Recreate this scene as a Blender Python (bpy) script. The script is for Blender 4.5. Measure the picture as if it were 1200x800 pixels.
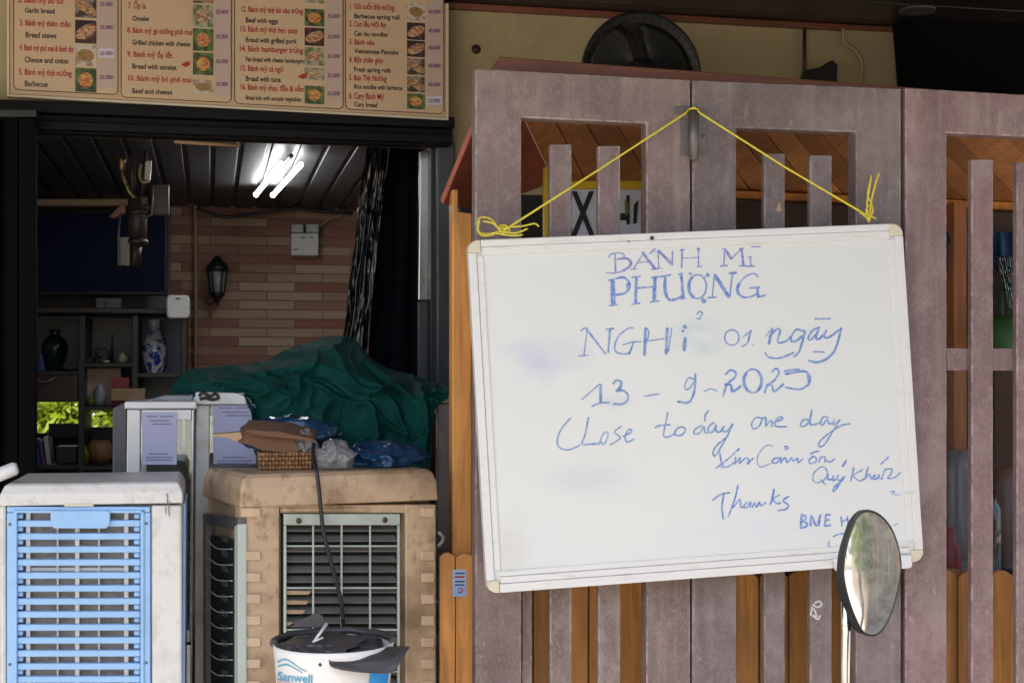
import bpy, bmesh, math, random
from mathutils import Vector, Matrix, Euler, noise
random.seed(7)
R = math.radians
sc = bpy.context.scene
COL = sc.collection
for o in list(bpy.data.objects): bpy.data.objects.remove(o)

# ------------------------------------------------------------------ camera
EYE = Vector((0, 0, 1.4)); YAW = -12.0; PITCH = 1.5; FPX = 50 / 36 * 1200
cam = bpy.data.cameras.new('camera'); cam.lens = 50; cam.sensor_width = 36
cam.clip_end = 500; cam.clip_start = 0.02
camo = bpy.data.objects.new('camera', cam); COL.objects.link(camo)
camo.location = EYE; camo.rotation_euler = Euler((R(90 + PITCH), 0, R(YAW)))
sc.camera = camo
RM = camo.rotation_euler.to_matrix()

# ------------------------------------------------------------------ light
SUN_EL, SUN_AZ = 58, 215          # the sun stands high over the street, behind the camera's left shoulder
w = bpy.data.worlds.new('World'); sc.world = w; w.use_nodes = True
nt = w.node_tree; bg = nt.nodes['Background']
sky = nt.nodes.new('ShaderNodeTexSky'); sky.sky_type = 'NISHITA'; sky.sun_disc = False
sky.sun_elevation = R(SUN_EL); sky.sun_rotation = R(SUN_AZ)
sky.dust_density = 2.5; sky.air_density = 1.0
nt.links.new(sky.outputs[0], bg.inputs[0]); bg.inputs[1].default_value = 0.135
sun = bpy.data.lights.new('sun', 'SUN'); sun.energy = 3.8; sun.angle = R(0.6); sun.color = (1, .94, .85)
so = bpy.data.objects.new('sun', sun); COL.objects.link(so)
az, el = R(SUN_AZ), R(SUN_EL)
sdir = Vector((math.sin(az) * math.cos(el), math.cos(az) * math.cos(el), math.sin(el)))  # towards the sun
so.rotation_euler = sdir.to_track_quat('Z', 'Y').to_euler(); so.location = (0, -6, 12)
sc.view_settings.view_transform = 'Standard'; sc.view_settings.look = 'None'
sc.view_settings.exposure = 1.42; sc.view_settings.gamma = 1
try:
    sc.cycles.use_denoising = True; sc.cycles.max_bounces = 8; sc.cycles.diffuse_bounces = 5
    sc.cycles.glossy_bounces = 4; sc.cycles.transparent_max_bounces = 10; sc.cycles.sample_clamp_indirect = 6
except Exception: pass

# ------------------------------------------------------------------ pixel -> place
class Pl:
    """a vertical (or tilted) plane in the street; pt() gives the point of it seen at a photo position"""
    def __init__(s, p0, n=(0, 1, 0)): s.p0 = Vector(p0); s.n = Vector(n).normalized()
    def pt(s, x, y, off=0.0):
        d = RM @ Vector(((x - 600) / FPX, -(y - 400) / FPX, -1))
        t = (s.p0 + s.n * off - EYE).dot(s.n) / d.dot(s.n)
        return EYE + d * t
def YP(Y): return Pl((0, Y, 0))
def P(x, y, Y): return YP(Y).pt(x, y)
def rc(x0, y0, x1, y1): return [(x0, y0), (x1, y0), (x1, y1), (x0, y1)]
def smooth(pts, n=6, closed=False):
    out = []; m = len(pts)
    if m < 3: return list(pts)
    segs = m if closed else m - 1
    for i in range(segs):
        g = lambda k: pts[k % m] if closed else pts[min(max(k, 0), m - 1)]
        p0, p1, p2, p3 = g(i - 1), g(i), g(i + 1), g(i + 2)
        for j in range(n):
            t = j / n
            out.append(tuple(.5 * (2 * b + (c - a) * t + (2 * a - 5 * b + 4 * c - d) * t * t + (3 * b - a - 3 * c + d) * t ** 3)
                             for a, b, c, d in zip(p0, p1, p2, p3)))
    if not closed: out.append(tuple(pts[-1]))
    return out

# ------------------------------------------------------------------ mesh builder
class MB:
    def __init__(s):
        s.bm = bmesh.new(); s.t = s.bm.faces.layers.float.new('tint'); s.cur = .5; s.sm = False
    def face(s, vs):
        try:
            f = s.bm.faces.new(vs); f[s.t] = s.cur; f.smooth = s.sm; return f
        except ValueError: return None
    def prism(s, pts, vec):
        vec = Vector(vec)
        a = [s.bm.verts.new(p) for p in pts]; b = [s.bm.verts.new(Vector(p) + vec) for p in pts]
        n = len(a); s.face(a); s.face(b[::-1])
        for i in range(n): s.face([a[i], b[i], b[(i + 1) % n], a[(i + 1) % n]])
        return s
    def slab(s, poly, pl, th, off=0.0, tint=None):
        if tint is not None: s.cur = tint
        if not isinstance(pl, Pl): pl = YP(pl)
        return s.prism([pl.pt(x, y, off) for x, y in poly], pl.n * th)
    def box(s, x0, x1, y0, y1, z0, z1):
        return s.prism([(x0, y0, z0), (x1, y0, z0), (x1, y0, z1), (x0, y0, z1)], (0, y1 - y0, 0))
    def sheet(s, poly, pl, off=0.0):
        if not isinstance(pl, Pl): pl = YP(pl)
        s.face([s.bm.verts.new(pl.pt(x, y, off)) for x, y in poly]); return s
    def tube(s, pts, r, seg=8, cap=True):
        s.sm = True
        pts = [Vector(p) for p in pts]; rings = []; n = len(pts); up = None
        for i, p in enumerate(pts):
            t = (pts[min(i + 1, n - 1)] - pts[max(i - 1, 0)]).normalized()
            if up is None: up = Vector((0, 0, 1)) if abs(t.z) < .9 else Vector((1, 0, 0))
            a = t.cross(up)
            if a.length < 1e-5: a = t.orthogonal()
            a.normalize(); b = a.cross(t).normalized(); up = b
            rr = r[i] if isinstance(r, (list, tuple)) else r
            rings.append([s.bm.verts.new(p + (a * math.cos(k * 2 * math.pi / seg) + b * math.sin(k * 2 * math.pi / seg)) * rr) for k in range(seg)])
        for i in range(n - 1):
            for k in range(seg): s.face([rings[i][k], rings[i][(k + 1) % seg], rings[i + 1][(k + 1) % seg], rings[i + 1][k]])
        s.sm = False
        if cap: s.face(rings[0][::-1]); s.face(rings[-1])
        return s
    def lathe(s, prof, c, axis=(0, 0, 1), seg=28, sx=1.0):
        s.sm = True; ax = Vector(axis).normalized(); c = Vector(c)
        a = ax.orthogonal().normalized(); b = ax.cross(a); rings = []
        for r, h in prof:
            r = max(r, 1e-4)
            rings.append([s.bm.verts.new(c + ax * h + (a * math.cos(k * 2 * math.pi / seg) + b * math.sin(k * 2 * math.pi / seg) * sx) * r) for k in range(seg)])
        for i in range(len(rings) - 1):
            for k in range(seg): s.face([rings[i][k], rings[i][(k + 1) % seg], rings[i + 1][(k + 1) % seg], rings[i + 1][k]])
        s.face(rings[0][::-1]); s.face(rings[-1]); s.sm = False
        return s
    def grid(s, g):
        s.sm = True; h, wd = len(g), len(g[0])
        v = [[s.bm.verts.new(p) for p in row] for row in g]
        for i in range(h - 1):
            for j in range(wd - 1): s.face([v[i][j], v[i][j + 1], v[i + 1][j + 1], v[i + 1][j]])
        s.sm = False; return s
    def loft(s, rings, cap=True):
        s.sm = True; v = [[s.bm.verts.new(p) for p in r] for r in rings]; n = len(v[0])
        for i in range(len(v) - 1):
            for k in range(n): s.face([v[i][k], v[i][(k + 1) % n], v[i + 1][(k + 1) % n], v[i + 1][k]])
        if cap: s.face(v[0][::-1]); s.face(v[-1])
        s.sm = False; return s
    def ribbon(s, pts, wd, pl, off, cap=6):
        """a flat marker stroke lying on a plane: photo points, width (one or per point)"""
        n = len(pts)
        L = []; Rr = []
        for i, (x, y) in enumerate(pts):
            x0, y0 = pts[max(i - 1, 0)]; x1, y1 = pts[min(i + 1, n - 1)]
            dx, dy = x1 - x0, y1 - y0; l = math.hypot(dx, dy) or 1; nx, ny = -dy / l, dx / l
            h = (wd[i] if isinstance(wd, (list, tuple)) else wd) / 2
            o = off - .00008 * i / max(n, 1)
            L.append(s.bm.verts.new(pl.pt(x + nx * h, y + ny * h, o))); Rr.append(s.bm.verts.new(pl.pt(x - nx * h, y - ny * h, o)))
        for i in range(n - 1): s.face([L[i], L[i + 1], Rr[i + 1], Rr[i]])
        for e, (x, y), q in ((0, pts[0], pts[1]), (1, pts[-1], pts[-2])):
            h = (wd[0 if e == 0 else -1] if isinstance(wd, (list, tuple)) else wd) / 2
            a0 = math.atan2(y - q[1], x - q[0])
            o = off - (.00008 if e else 0)
            c = [s.bm.verts.new(pl.pt(x + h * math.cos(a0 + R(-90 + 180 * k / cap)), y + h * math.sin(a0 + R(-90 + 180 * k / cap)), o)) for k in range(cap + 1)]
            s.face(c)
        return s
    def build(s, name, m, parent=None, bev=0.0, seg=2, normals=True, solid=0, sub=0, label=None):
        if normals: bmesh.ops.recalc_face_normals(s.bm, faces=s.bm.faces)
        me = bpy.data.meshes.new(name); s.bm.to_mesh(me); s.bm.free()
        o = bpy.data.objects.new(name, me); COL.objects.link(o)
        me.materials.append(m)
        if parent: o.parent = parent
        if bev:
            b = o.modifiers.new('bevel', 'BEVEL'); b.width = bev; b.segments = seg; b.limit_method = 'ANGLE'; b.angle_limit = R(40)
        if solid:
            b = o.modifiers.new('solid', 'SOLIDIFY'); b.thickness = solid; b.offset = 0
        if sub:
            b = o.modifiers.new('sub', 'SUBSURF'); b.levels = sub; b.render_levels = sub
        if label: o['label'] = label
        return o
def build_each(mb, name, m, parent, bev=0.0, seg=2):
    """every loose piece of the builder becomes a part of its own"""
    bm = mb.bm; seen = set(); outs = []
    bm.verts.ensure_lookup_table()
    for v0 in bm.verts:
        if v0 in seen: continue
        st, isl = [v0], []
        seen.add(v0)
        while st:
            v = st.pop(); isl.append(v)
            for e_ in v.link_edges:
                q = e_.other_vert(v)
                if q not in seen: seen.add(q); st.append(q)
        nb = MB(); mp = {v: nb.bm.verts.new(v.co) for v in isl}
        for f in {f for v in isl for f in v.link_faces}:
            nf_ = nb.bm.faces.new([mp[v] for v in f.verts]); nf_.smooth = f.smooth; nf_[nb.t] = f[mb.t]
        outs.append(nb.build(name, m, parent, bev=bev, seg=seg))
    bm.free(); return outs
def tag(o, label, cat, group=None, kind=None):
    if kind: o['kind'] = kind
    if label: o['label'] = label
    if cat: o['category'] = cat
    if group: o['group'] = group
    return o
def thing(name, label, cat, group=None):
    o = bpy.data.objects.new(name, None); COL.objects.link(o); o.empty_display_size = .05
    return tag(o, label, cat, group)
def struct(o): o['kind'] = 'structure'; return o

# ------------------------------------------------------------------ materials
def newmat(name):
    m = bpy.data.materials.new(name); m.use_nodes = True; t = m.node_tree
    return m, t, t.nodes['Principled BSDF'], t.nodes.new, t.links.new
def c4(c): return (c[0], c[1], c[2], 1)
def sc_(c, k): return tuple(min(1, x * k) for x in c)
def mixc(t, fac, a, b, mode='MIX'):
    n = t.nodes.new('ShaderNodeMix'); n.data_type = 'RGBA'; n.blend_type = mode
    for sock, v in ((n.inputs[0], fac), (n.inputs[6], a), (n.inputs[7], b)):
        if hasattr(v, 'links'): t.links.new(v, sock)
        elif isinstance(v, (int, float)): sock.default_value = v
        else: sock.default_value = c4(v)
    return n.outputs[2]
def nz(t, scale, stretch=(1, 1, 1), detail=4, rough=.55, dist=0, co='Object'):
    tc = t.nodes.new('ShaderNodeTexCoord'); mp = t.nodes.new('ShaderNodeMapping'); mp.inputs['Scale'].default_value = stretch
    t.links.new(tc.outputs[co], mp.inputs[0])
    n = t.nodes.new('ShaderNodeTexNoise'); n.inputs['Scale'].default_value = scale; n.inputs['Detail'].default_value = detail
    n.inputs['Roughness'].default_value = rough; n.inputs['Distortion'].default_value = dist
    t.links.new(mp.outputs[0], n.inputs[0]); return n.outputs[0]
def ramp(t, v, a, b, ca=(0, 0, 0), cb=(1, 1, 1)):
    r = t.nodes.new('ShaderNodeValToRGB'); r.color_ramp.elements[0].position = a; r.color_ramp.elements[1].position = b
    r.color_ramp.elements[0].color = c4(ca); r.color_ramp.elements[1].color = c4(cb)
    t.links.new(v, r.inputs[0]); return r.outputs[0]
def bump(t, b, h, strength, dist=.002):
    n = t.nodes.new('ShaderNodeBump'); n.inputs['Strength'].default_value = strength; n.inputs['Distance'].default_value = dist
    t.links.new(h, n.inputs['Height']); t.links.new(n.outputs[0], b.inputs['Normal'])
def mat(name, col, rough=.6, metal=0, dirt2=None, var=.18, scale=9, stretch=(1, 1, 1), dirt=None, dscale=5, dlo=.5, dhi=.72, bmp=0, bscale=60, tint=0, coat=0, spec=.5, trans=0, alpha=1):
    m, t, b, N, L = newmat(name)
    c = mixc(t, nz(t, scale, stretch), sc_(col, 1 - var), sc_(col, 1 + var))
    if dirt: c = mixc(t, ramp(t, nz(t, dscale, stretch, 7, .65), dlo, dhi), c, dirt)
    if dirt2: c = mixc(t, ramp(t, nz(t, dscale * 3.4, (1, 1, 1), 8, .75), .53, .74), c, dirt2)
    if tint:
        a = N('ShaderNodeAttribute'); a.attribute_name = 'tint'
        mr = N('ShaderNodeMapRange'); mr.inputs[3].default_value = 1 - tint; mr.inputs[4].default_value = 1 + tint
        L(a.outputs['Fac'], mr.inputs[0])
        v = N('ShaderNodeVectorMath'); v.operation = 'SCALE'; L(c, v.inputs[0]); L(mr.outputs[0], v.inputs['Scale']); c = v.outputs[0]
    L(c, b.inputs['Base Color']); b.inputs['Metallic'].default_value = metal
    rr = N('ShaderNodeMapRange'); rr.inputs[3].default_value = max(.02, rough - .1); rr.inputs[4].default_value = min(1, rough + .1)
    L(nz(t, 14, (1, 1, 1), 3), rr.inputs[0]); L(rr.outputs[0], b.inputs['Roughness'])
    b.inputs['Specular IOR Level'].default_value = spec
    if coat: b.inputs['Coat Weight'].default_value = coat; b.inputs['Coat Roughness'].default_value = .12
    if bmp: bump(t, b, nz(t, bscale, stretch, 5), bmp)
    if trans: b.inputs['Transmission Weight'].default_value = trans
    if alpha < 1: b.inputs['Alpha'].default_value = alpha
    return m
def wood(name, col, rough=.5, axis='z', var=.35, tint=.2, coat=0.15, fine=1.0):
    st = {'z': (26, 26, 1.6), 'x': (1.6, 26, 26), 'y': (26, 1.6, 26)}[axis]
    m, t, b, N, L = newmat(name)
    g = nz(t, 2.2 * fine, st, 6, .6, .6)
    c = mixc(t, ramp(t, g, .3, .75), sc_(col, 1 - var), sc_(col, 1 + var * .7))
    c = mixc(t, ramp(t, nz(t, 3.0, (1, 1, 1), 4), .45, .8), c, sc_(col, .55))
    a = N('ShaderNodeAttribute'); a.attribute_name = 'tint'
    mr = N('ShaderNodeMapRange'); mr.inputs[3].default_value = 1 - tint; mr.inputs[4].default_value = 1 + tint; L(a.outputs['Fac'], mr.inputs[0])
    v = N('ShaderNodeVectorMath'); v.operation = 'SCALE'; L(c, v.inputs[0]); L(mr.outputs[0], v.inputs['Scale'])
    L(v.outputs[0], b.inputs['Base Color']); b.inputs['Roughness'].default_value = rough
    b.inputs['Coat Weight'].default_value = coat; b.inputs['Coat Roughness'].default_value = .3
    bump(t, b, g, .25, .001)
    return m
def worn(name, col, light, dark, edge=True):
    """old oil paint on timber: blotches, streaks down the grain, pale scuffs and worn edges"""
    m, t, b, N, L = newmat(name)
    c = mixc(t, ramp(t, nz(t, 2.6, (1, 1, .7), 5, .6), .35, .68), col, dark)
    c = mixc(t, ramp(t, nz(t, 30, (1, 1, .05), 4, .6), .5, .8), c, sc_(light, .8))
    c = mixc(t, ramp(t, nz(t, 4.5, (1, 1, .8), 9, .72), .50, .66, (0, 0, 0), (.5, .5, .5)), c, light)
    c = mixc(t, ramp(t, nz(t, 11, (1, 1, .8), 8, .8), .50, .80), c, light)
    c = mixc(t, ramp(t, nz(t, 3.3, (1, 1, .35), 6, .7), .56, .70, (0, 0, 0), (.5, .5, .5)), c, sc_(dark, .72))
    c = mixc(t, ramp(t, nz(t, 170, (1, 1, .6), 3, .7), .52, .80), c, sc_(light, .9))
    sp = nz(t, 22, (1, 1, .6), 8, .75)
    c = mixc(t, ramp(t, sp, .60, .80), c, sc_(light, 1.35))
    c = mixc(t, ramp(t, nz(t, 60, (1, 1, .3), 5, .6), .66, .78), c, sc_(dark, .5))
    if edge:
        be = N('ShaderNodeBevel'); be.samples = 4; be.inputs[0].default_value = .005
        ge = N('ShaderNodeNewGeometry'); d = N('ShaderNodeVectorMath'); d.operation = 'DOT_PRODUCT'
        L(be.outputs[0], d.inputs[0]); L(ge.outputs['Normal'], d.inputs[1])
        e = ramp(t, d.outputs['Value'], .90, .995, (1, 1, 1), (0, 0, 0))
        mm = N('ShaderNodeMath'); mm.operation = 'MULTIPLY'; L(e, mm.inputs[0])
        L(ramp(t, nz(t, 26, (1, 1, 1), 5, .7), .46, .6), mm.inputs[1])
        c = mixc(t, mm.outputs[0], c, sc_(light, 1.9))
    L(c, b.inputs['Base Color']); b.inputs['Roughness'].default_value = .55
    bump(t, b, sp, .25, .002)
    return m
def glassy(name, col=(.9, .95, .95), a=.12, rough=.03):
    m, t, b, N, L = newmat(name)
    tr = N('ShaderNodeBsdfTransparent'); tr.inputs[0].default_value = c4(col)
    gl = N('ShaderNodeBsdfGlossy'); gl.inputs['Roughness'].default_value = rough
    fr = N('ShaderNodeFresnel'); fr.inputs[0].default_value = 1.5
    ad = N('ShaderNodeMath'); ad.operation = 'ADD'; ad.inputs[1].default_value = a * .5; L(fr.outputs[0], ad.inputs[0])
    mx = N('ShaderNodeMixShader'); L(ad.outputs[0], mx.inputs[0]); L(tr.outputs[0], mx.inputs[1]); L(gl.outputs[0], mx.inputs[2])
    L(mx.outputs[0], t.nodes['Material Output'].inputs[0]); return m
def emis(name, col, st):
    m, t, b, N, L = newmat(name); b.inputs['Base Color'].default_value = c4(col)
    b.inputs['Emission Color'].default_value = c4(col); b.inputs['Emission Strength'].default_value = st; return m

M = {}
M['gate1'] = worn('gate_paint_grey_brown', (.215, .148, .138), (.35, .285, .255), (.14, .096, .09))
M['gate2'] = worn('gate_paint_grey', (.18, .138, .132), (.29, .24, .225), (.115, .088, .085))
M['gate3'] = worn('gate_paint_mauve', (.235, .147, .14), (.38, .285, .265), (.16, .104, .106))
M['orange'] = wood('varnished_orange_wood', (.74, .33, .085), .42, 'z', .4, .32)
M['orange_red'] = wood('varnished_red_wood', (.52, .20, .075), .45, 'z')
M['soffit'] = wood('roof_board_wood', (.60, .27, .105), .5, 'y', .3, .3)
M['redwood'] = wood('red_brown_board', (.22, .075, .04), .5, 'x', .3, .1)
M['hip'] = wood('red_painted_board', (.36, .085, .045), .5, 'z', .3, .1)
M['ornwood'] = wood('carved_brown_wood', (.05, .032, .024), .5, 'z', .5, .2)
M['housewood'] = wood('weathered_brown_boards', (.30, .225, .16), .7, 'z', .6, .3)
M['darkwood'] = wood('dark_stained_wood', (.05, .03, .022), .5, 'x', .4, .25)
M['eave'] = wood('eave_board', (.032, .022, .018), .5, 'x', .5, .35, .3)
M['shelfwood'] = wood('shelf_wood', (.045, .033, .028), .5, 'z', .4, .2)
M['plaster'] = mat('beige_plaster', (.50, .41, .23), .8, var=.12, scale=2.5, dirt=(.33, .26, .145), dscale=2.2, dlo=.5, dhi=.8, bmp=.15, bscale=40)
M['plaster2'] = mat('pale_beige_board', (.47, .38, .235), .75, var=.08, scale=3, dirt=(.3, .24, .15), dlo=.55, dhi=.85)
M['greyplaster'] = mat('grey_plaster', (.2, .19, .185), .85, var=.2, scale=4)
M['black'] = mat('black_metal', (.012, .012, .013), .45, var=.3)
M['blackmatte'] = mat('black_cloth', (.0035, .0035, .004), .85, var=.4, scale=14, spec=.1)
M['navy'] = mat('navy_screen', (.006, .010, .034), .6, var=.1, spec=.12)
M['navycloth'] = mat('navy_curtain', (.0035, .0035, .008), .85, var=.4, spec=.1)
M['lintel'] = mat('black_painted_steel', (.006, .006, .007), .6, var=.35, scale=5, stretch=(.4, 4, 8), dirt=(.022, .022, .022), dlo=.6, dhi=.85, spec=.2)
M['jamb'] = mat('dark_grey_jamb', (.055, .06, .07), .35, var=.3, scale=6, stretch=(6, 6, .6), dirt=(.10, .105, .12), dlo=.5, dhi=.8)
M['steel'] = mat('dull_stainless', (.52, .52, .53), .3, 1, var=.15, scale=5, stretch=(6, 6, .5), dirt=(.2, .19, .18), dlo=.52, dhi=.75)
M['alu'] = mat('white_aluminium', (.62, .62, .62), .4, .35, var=.1, dirt=(.3, .29, .27), dlo=.55, dhi=.8)
M['chrome'] = mat('chrome', (.7, .7, .7), .08, 1, var=.05)
M['zinc'] = mat('weathered_zinc', (.17, .15, .145), .5, .6, var=.3, scale=30)
M['rubber'] = mat('black_plastic', (.016, .016, .017), .42, var=.25, scale=20)
M['mattblack'] = mat('matt_black_plastic', (.013, .013, .014), .75, var=.25, scale=20, spec=.2)
M['bike'] = mat('dark_bike_paint', (.03, .03, .034), .4, var=.2)
M['white'] = mat('white_plastic', (.72, .71, .69), .4, var=.05, dirt=(.5, .48, .44), dlo=.55, dhi=.85)
M['dirtywhite'] = mat('grimy_white_plastic', (.66, .64, .60), .42, var=.07, scale=4, dirt=(.36, .33, .29), dscale=6, dlo=.52, dhi=.84, dirt2=(.45, .42, .37), bmp=.08, bscale=35)
M['blueplastic'] = mat('light_blue_plastic', (.29, .50, .77), .38, var=.10, scale=5, dirt=(.19, .33, .50), dscale=9, dlo=.55, dhi=.85)
M['beige'] = mat('stained_beige_plastic', (.56, .395, .245), .5, var=.2, scale=4, dirt=(.24, .15, .08), dscale=4.5, dlo=.44, dhi=.70, dirt2=(.14, .085, .045), bmp=.15, bscale=30)
M['beigetab'] = mat('pale_beige_plastic', (.60, .435, .28), .5, var=.2, scale=8, dirt=(.35, .22, .12), dlo=.5, dhi=.75)
M['beigeside'] = mat('dusty_beige_plastic', (.30, .225, .15), .55, var=.15, scale=5, dirt=(.15, .10, .06), dlo=.5, dhi=.8)
M['mint'] = mat('faded_mint_plastic', (.46, .52, .45), .45, var=.1, dirt=(.28, .28, .22), dlo=.5, dhi=.8)
M['louvre'] = mat('sooty_louvre', (.15, .14, .125), .5, var=.4, scale=12, dirt=(.15, .13, .11), dlo=.5, dhi=.8)
M['pad'] = mat('cooler_pad', (.34, .29, .255), .9, var=.6, scale=60, stretch=(1, 1, 2.2), bmp=.6, bscale=90)
M['dark'] = mat('dark_recess', (.012, .011, .010), .8, var=.3)  # near-black, shade put into colour behind the cart and the louvres
M['tarp'] = mat('green_tarpaulin', (.003, .060, .050), .75, var=.25, scale=6, bmp=.15, bscale=160, spec=.18)
M['bluebag'] = mat('blue_plastic_bag', (.010, .055, .13), .2, var=.35, scale=8, bmp=1, bscale=22, alpha=.9)
M['clearbag'] = mat('clear_plastic_bag', (.40, .39, .38), .16, var=.5, scale=14, bmp=1, bscale=30, alpha=.6)
M['card'] = mat('brown_cardboard', (.175, .088, .045), .8, var=.22, scale=8, stretch=(1, 1, 4))
M['cardedge'] = mat('pale_torn_cardboard', (.45, .30, .18), .85, var=.25, scale=20)
M['wicker'] = mat('wicker', (.27, .13, .05), .6, var=.5, scale=45, tint=.3)
M['blacksheet'] = mat('black_plastic_sheet', (.008, .008, .009), .16, var=.2, bmp=.6, bscale=14, stretch=(1.6, 1, .4), spec=.9)
M['yellow'] = mat('yellow_nylon_string', (.72, .60, .045), .5, var=.25, scale=160)
M['string2'] = mat('yellow_frame', (.60, .40, .01), .5, var=.1)
M['signwhite'] = mat('sign_white', (.6, .61, .66), .45, var=.06)
M['ink'] = mat('black_print', (.012, .012, .014), .5, var=.1)
M['board_frame'] = mat('ivory_board_frame', (.70, .695, .67), .38, var=.05, scale=10, stretch=(1, 1, 6), dirt=(.47, .45, .40), dscale=9, dlo=.56, dhi=.85)
M['cap'] = mat('yellowed_corner_cap', (.64, .585, .44), .45, var=.08, dirt=(.45, .38, .25), dscale=20, dlo=.58, dhi=.85)
M['menu'] = mat('menu_vinyl', (.58, .41, .25), .5, var=.05, scale=3, dirt=(.44, .30, .18), dlo=.55, dhi=.9)
M['menuin'] = mat('menu_vinyl_inner', (.64, .47, .30), .5, var=.06, scale=3, dirt=(.47, .33, .21), dlo=.55, dhi=.9)
M['red'] = mat('red_print', (.42, .025, .03), .55, var=.12, scale=30)
M['menublack'] = mat('dark_print', (.04, .028, .026), .55, var=.1)
M['purple'] = mat('purple_print', (.20, .06, .22), .55, var=.1)
M['pricepaper'] = mat('price_sticker', (.66, .62, .74), .5, var=.05)
M['pricestrip'] = mat('price_strip', (.56, .43, .37), .5, var=.05)
M['paper'] = mat('lilac_paper', (.46, .46, .64), .6, var=.05)
M['papergrey'] = mat('grey_print', (.20, .20, .32), .6, var=.1)
M['green'] = mat('green_thing', (.03, .13, .035), .5, var=.3)
M['bluecloth'] = mat('blue_cloth', (.012, .06, .15), .6, var=.3)
M['concrete'] = mat('street_paving', (.40, .355, .295), .85, var=.15, scale=1.2, dirt=(.29, .245, .195), dscale=.8, bmp=.2, bscale=25)
M['porch'] = mat('porch_tile', (.27, .235, .21), .5, var=.15, scale=2, dirt=(.17, .14, .12), dscale=3)
M['bark'] = mat('bark', (.12, .085, .06), .9, var=.4, scale=20, stretch=(1, 1, .25), bmp=.8, bscale=30)
M['rooftile'] = mat('clay_tiles', (.24, .115, .065), .8, var=.4, scale=12, stretch=(2, 1, 1), bmp=.5, bscale=30)
M['ochre'] = mat('ochre_wall', (.52, .34, .12), .8, var=.1, scale=2)
M['vasegreen'] = mat('green_glaze', (.012, .05, .045), .1, var=.5, scale=9, coat=.6)
M['brass'] = mat('brass', (.36, .27, .13), .35, .8, var=.3, scale=30)
M['books'] = mat('book_cover_blue', (.04, .07, .22), .5, var=.1)
M['bookred'] = mat('red_box_card', (.34, .04, .05), .5, var=.1)
M['bookpink'] = mat('peach_card_box', (.74, .50, .40), .6, var=.1)
M['brown'] = mat('dark_brown_lacquer', (.07, .035, .03), .35, var=.3)
M['skirt'] = mat('brown_pvc', (.12, .06, .045), .5, var=.2)
M['bluelabel'] = mat('cyan_label', (.02, .33, .80), .4, var=.05)
M['labeltext'] = mat('teal_print', (.10, .33, .46), .5, var=.2, scale=30)
M['pink'] = mat('pink_print', (.55, .36, .34), .5, var=.15)
M['bagdark'] = mat('dark_grey_plastic', (.045, .042, .045), .45, var=.3, scale=12, bmp=.3, bscale=20)
M['tube'] = emis('lit_tube', (.93, .97, 1), 12)
M['glassedge'] = mat('dusty_mirror_edge', (.30, .31, .32), .5, .2, var=.35, scale=40)
M['glass'] = glassy('clear_glass')
M['glassgreen'] = glassy('greenish_glass', (.80, .90, .88), .25)
M['lampglass'] = mat('lantern_glass', (.30, .31, .33), .2, var=.4, scale=20)
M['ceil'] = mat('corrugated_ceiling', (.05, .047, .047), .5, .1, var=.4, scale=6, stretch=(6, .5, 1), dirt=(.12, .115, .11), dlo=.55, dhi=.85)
M['stick'] = mat('sticker_pale', (.42, .55, .74), .4, var=.06)

# mirror
m, t, b, N, L = newmat('mirror_glass'); b.inputs['Metallic'].default_value = 1
b.inputs['Base Color'].default_value = (.82, .83, .84, 1)
L(ramp(t, nz(t, 16, (1, 1, 1), 6, .7), .35, .8, (.03, .03, .03), (.12, .12, .12)), b.inputs['Roughness'])
df = N('ShaderNodeBsdfDiffuse'); df.inputs[0].default_value = (.62, .62, .60, 1); ms = N('ShaderNodeMixShader')
L(ramp(t, nz(t, 60, (1, 1, 1), 8, .8), .30, .78, (.02, .02, .02), (.20, .20, .20)), ms.inputs[0]); L(b.outputs[0], ms.inputs[1]); L(df.outputs[0], ms.inputs[2]); L(ms.outputs[0], t.nodes['Material Output'].inputs[0]); M['mirror'] = m
# foliage
def leafmat(name, col):
    m, t, b, N, L = newmat(name); a = N('ShaderNodeAttribute'); a.attribute_name = 'tint'
    c = mixc(t, a.outputs['Fac'], sc_(col, .55), (col[0] * 1.6, col[1] * 1.35, col[2]))
    di = N('ShaderNodeBsdfDiffuse'); tl = N('ShaderNodeBsdfTranslucent'); L(c, di.inputs[0]); L(c, tl.inputs[0])
    gl = N('ShaderNodeBsdfGlossy'); gl.inputs['Roughness'].default_value = .35
    mx = N('ShaderNodeMixShader'); mx.inputs[0].default_value = .45; L(di.outputs[0], mx.inputs[1]); L(tl.outputs[0], mx.inputs[2])
    m2 = N('ShaderNodeMixShader'); m2.inputs[0].default_value = .05; L(mx.outputs[0], m2.inputs[1]); L(gl.outputs[0], m2.inputs[2])
    L(m2.outputs[0], t.nodes['Material Output'].inputs[0]); return m
M['leaf'] = leafmat('leaf', (.085, .15, .018)); M['leaf2'] = leafmat('leaf_yellow_green', (.20, .30, .02))
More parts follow.
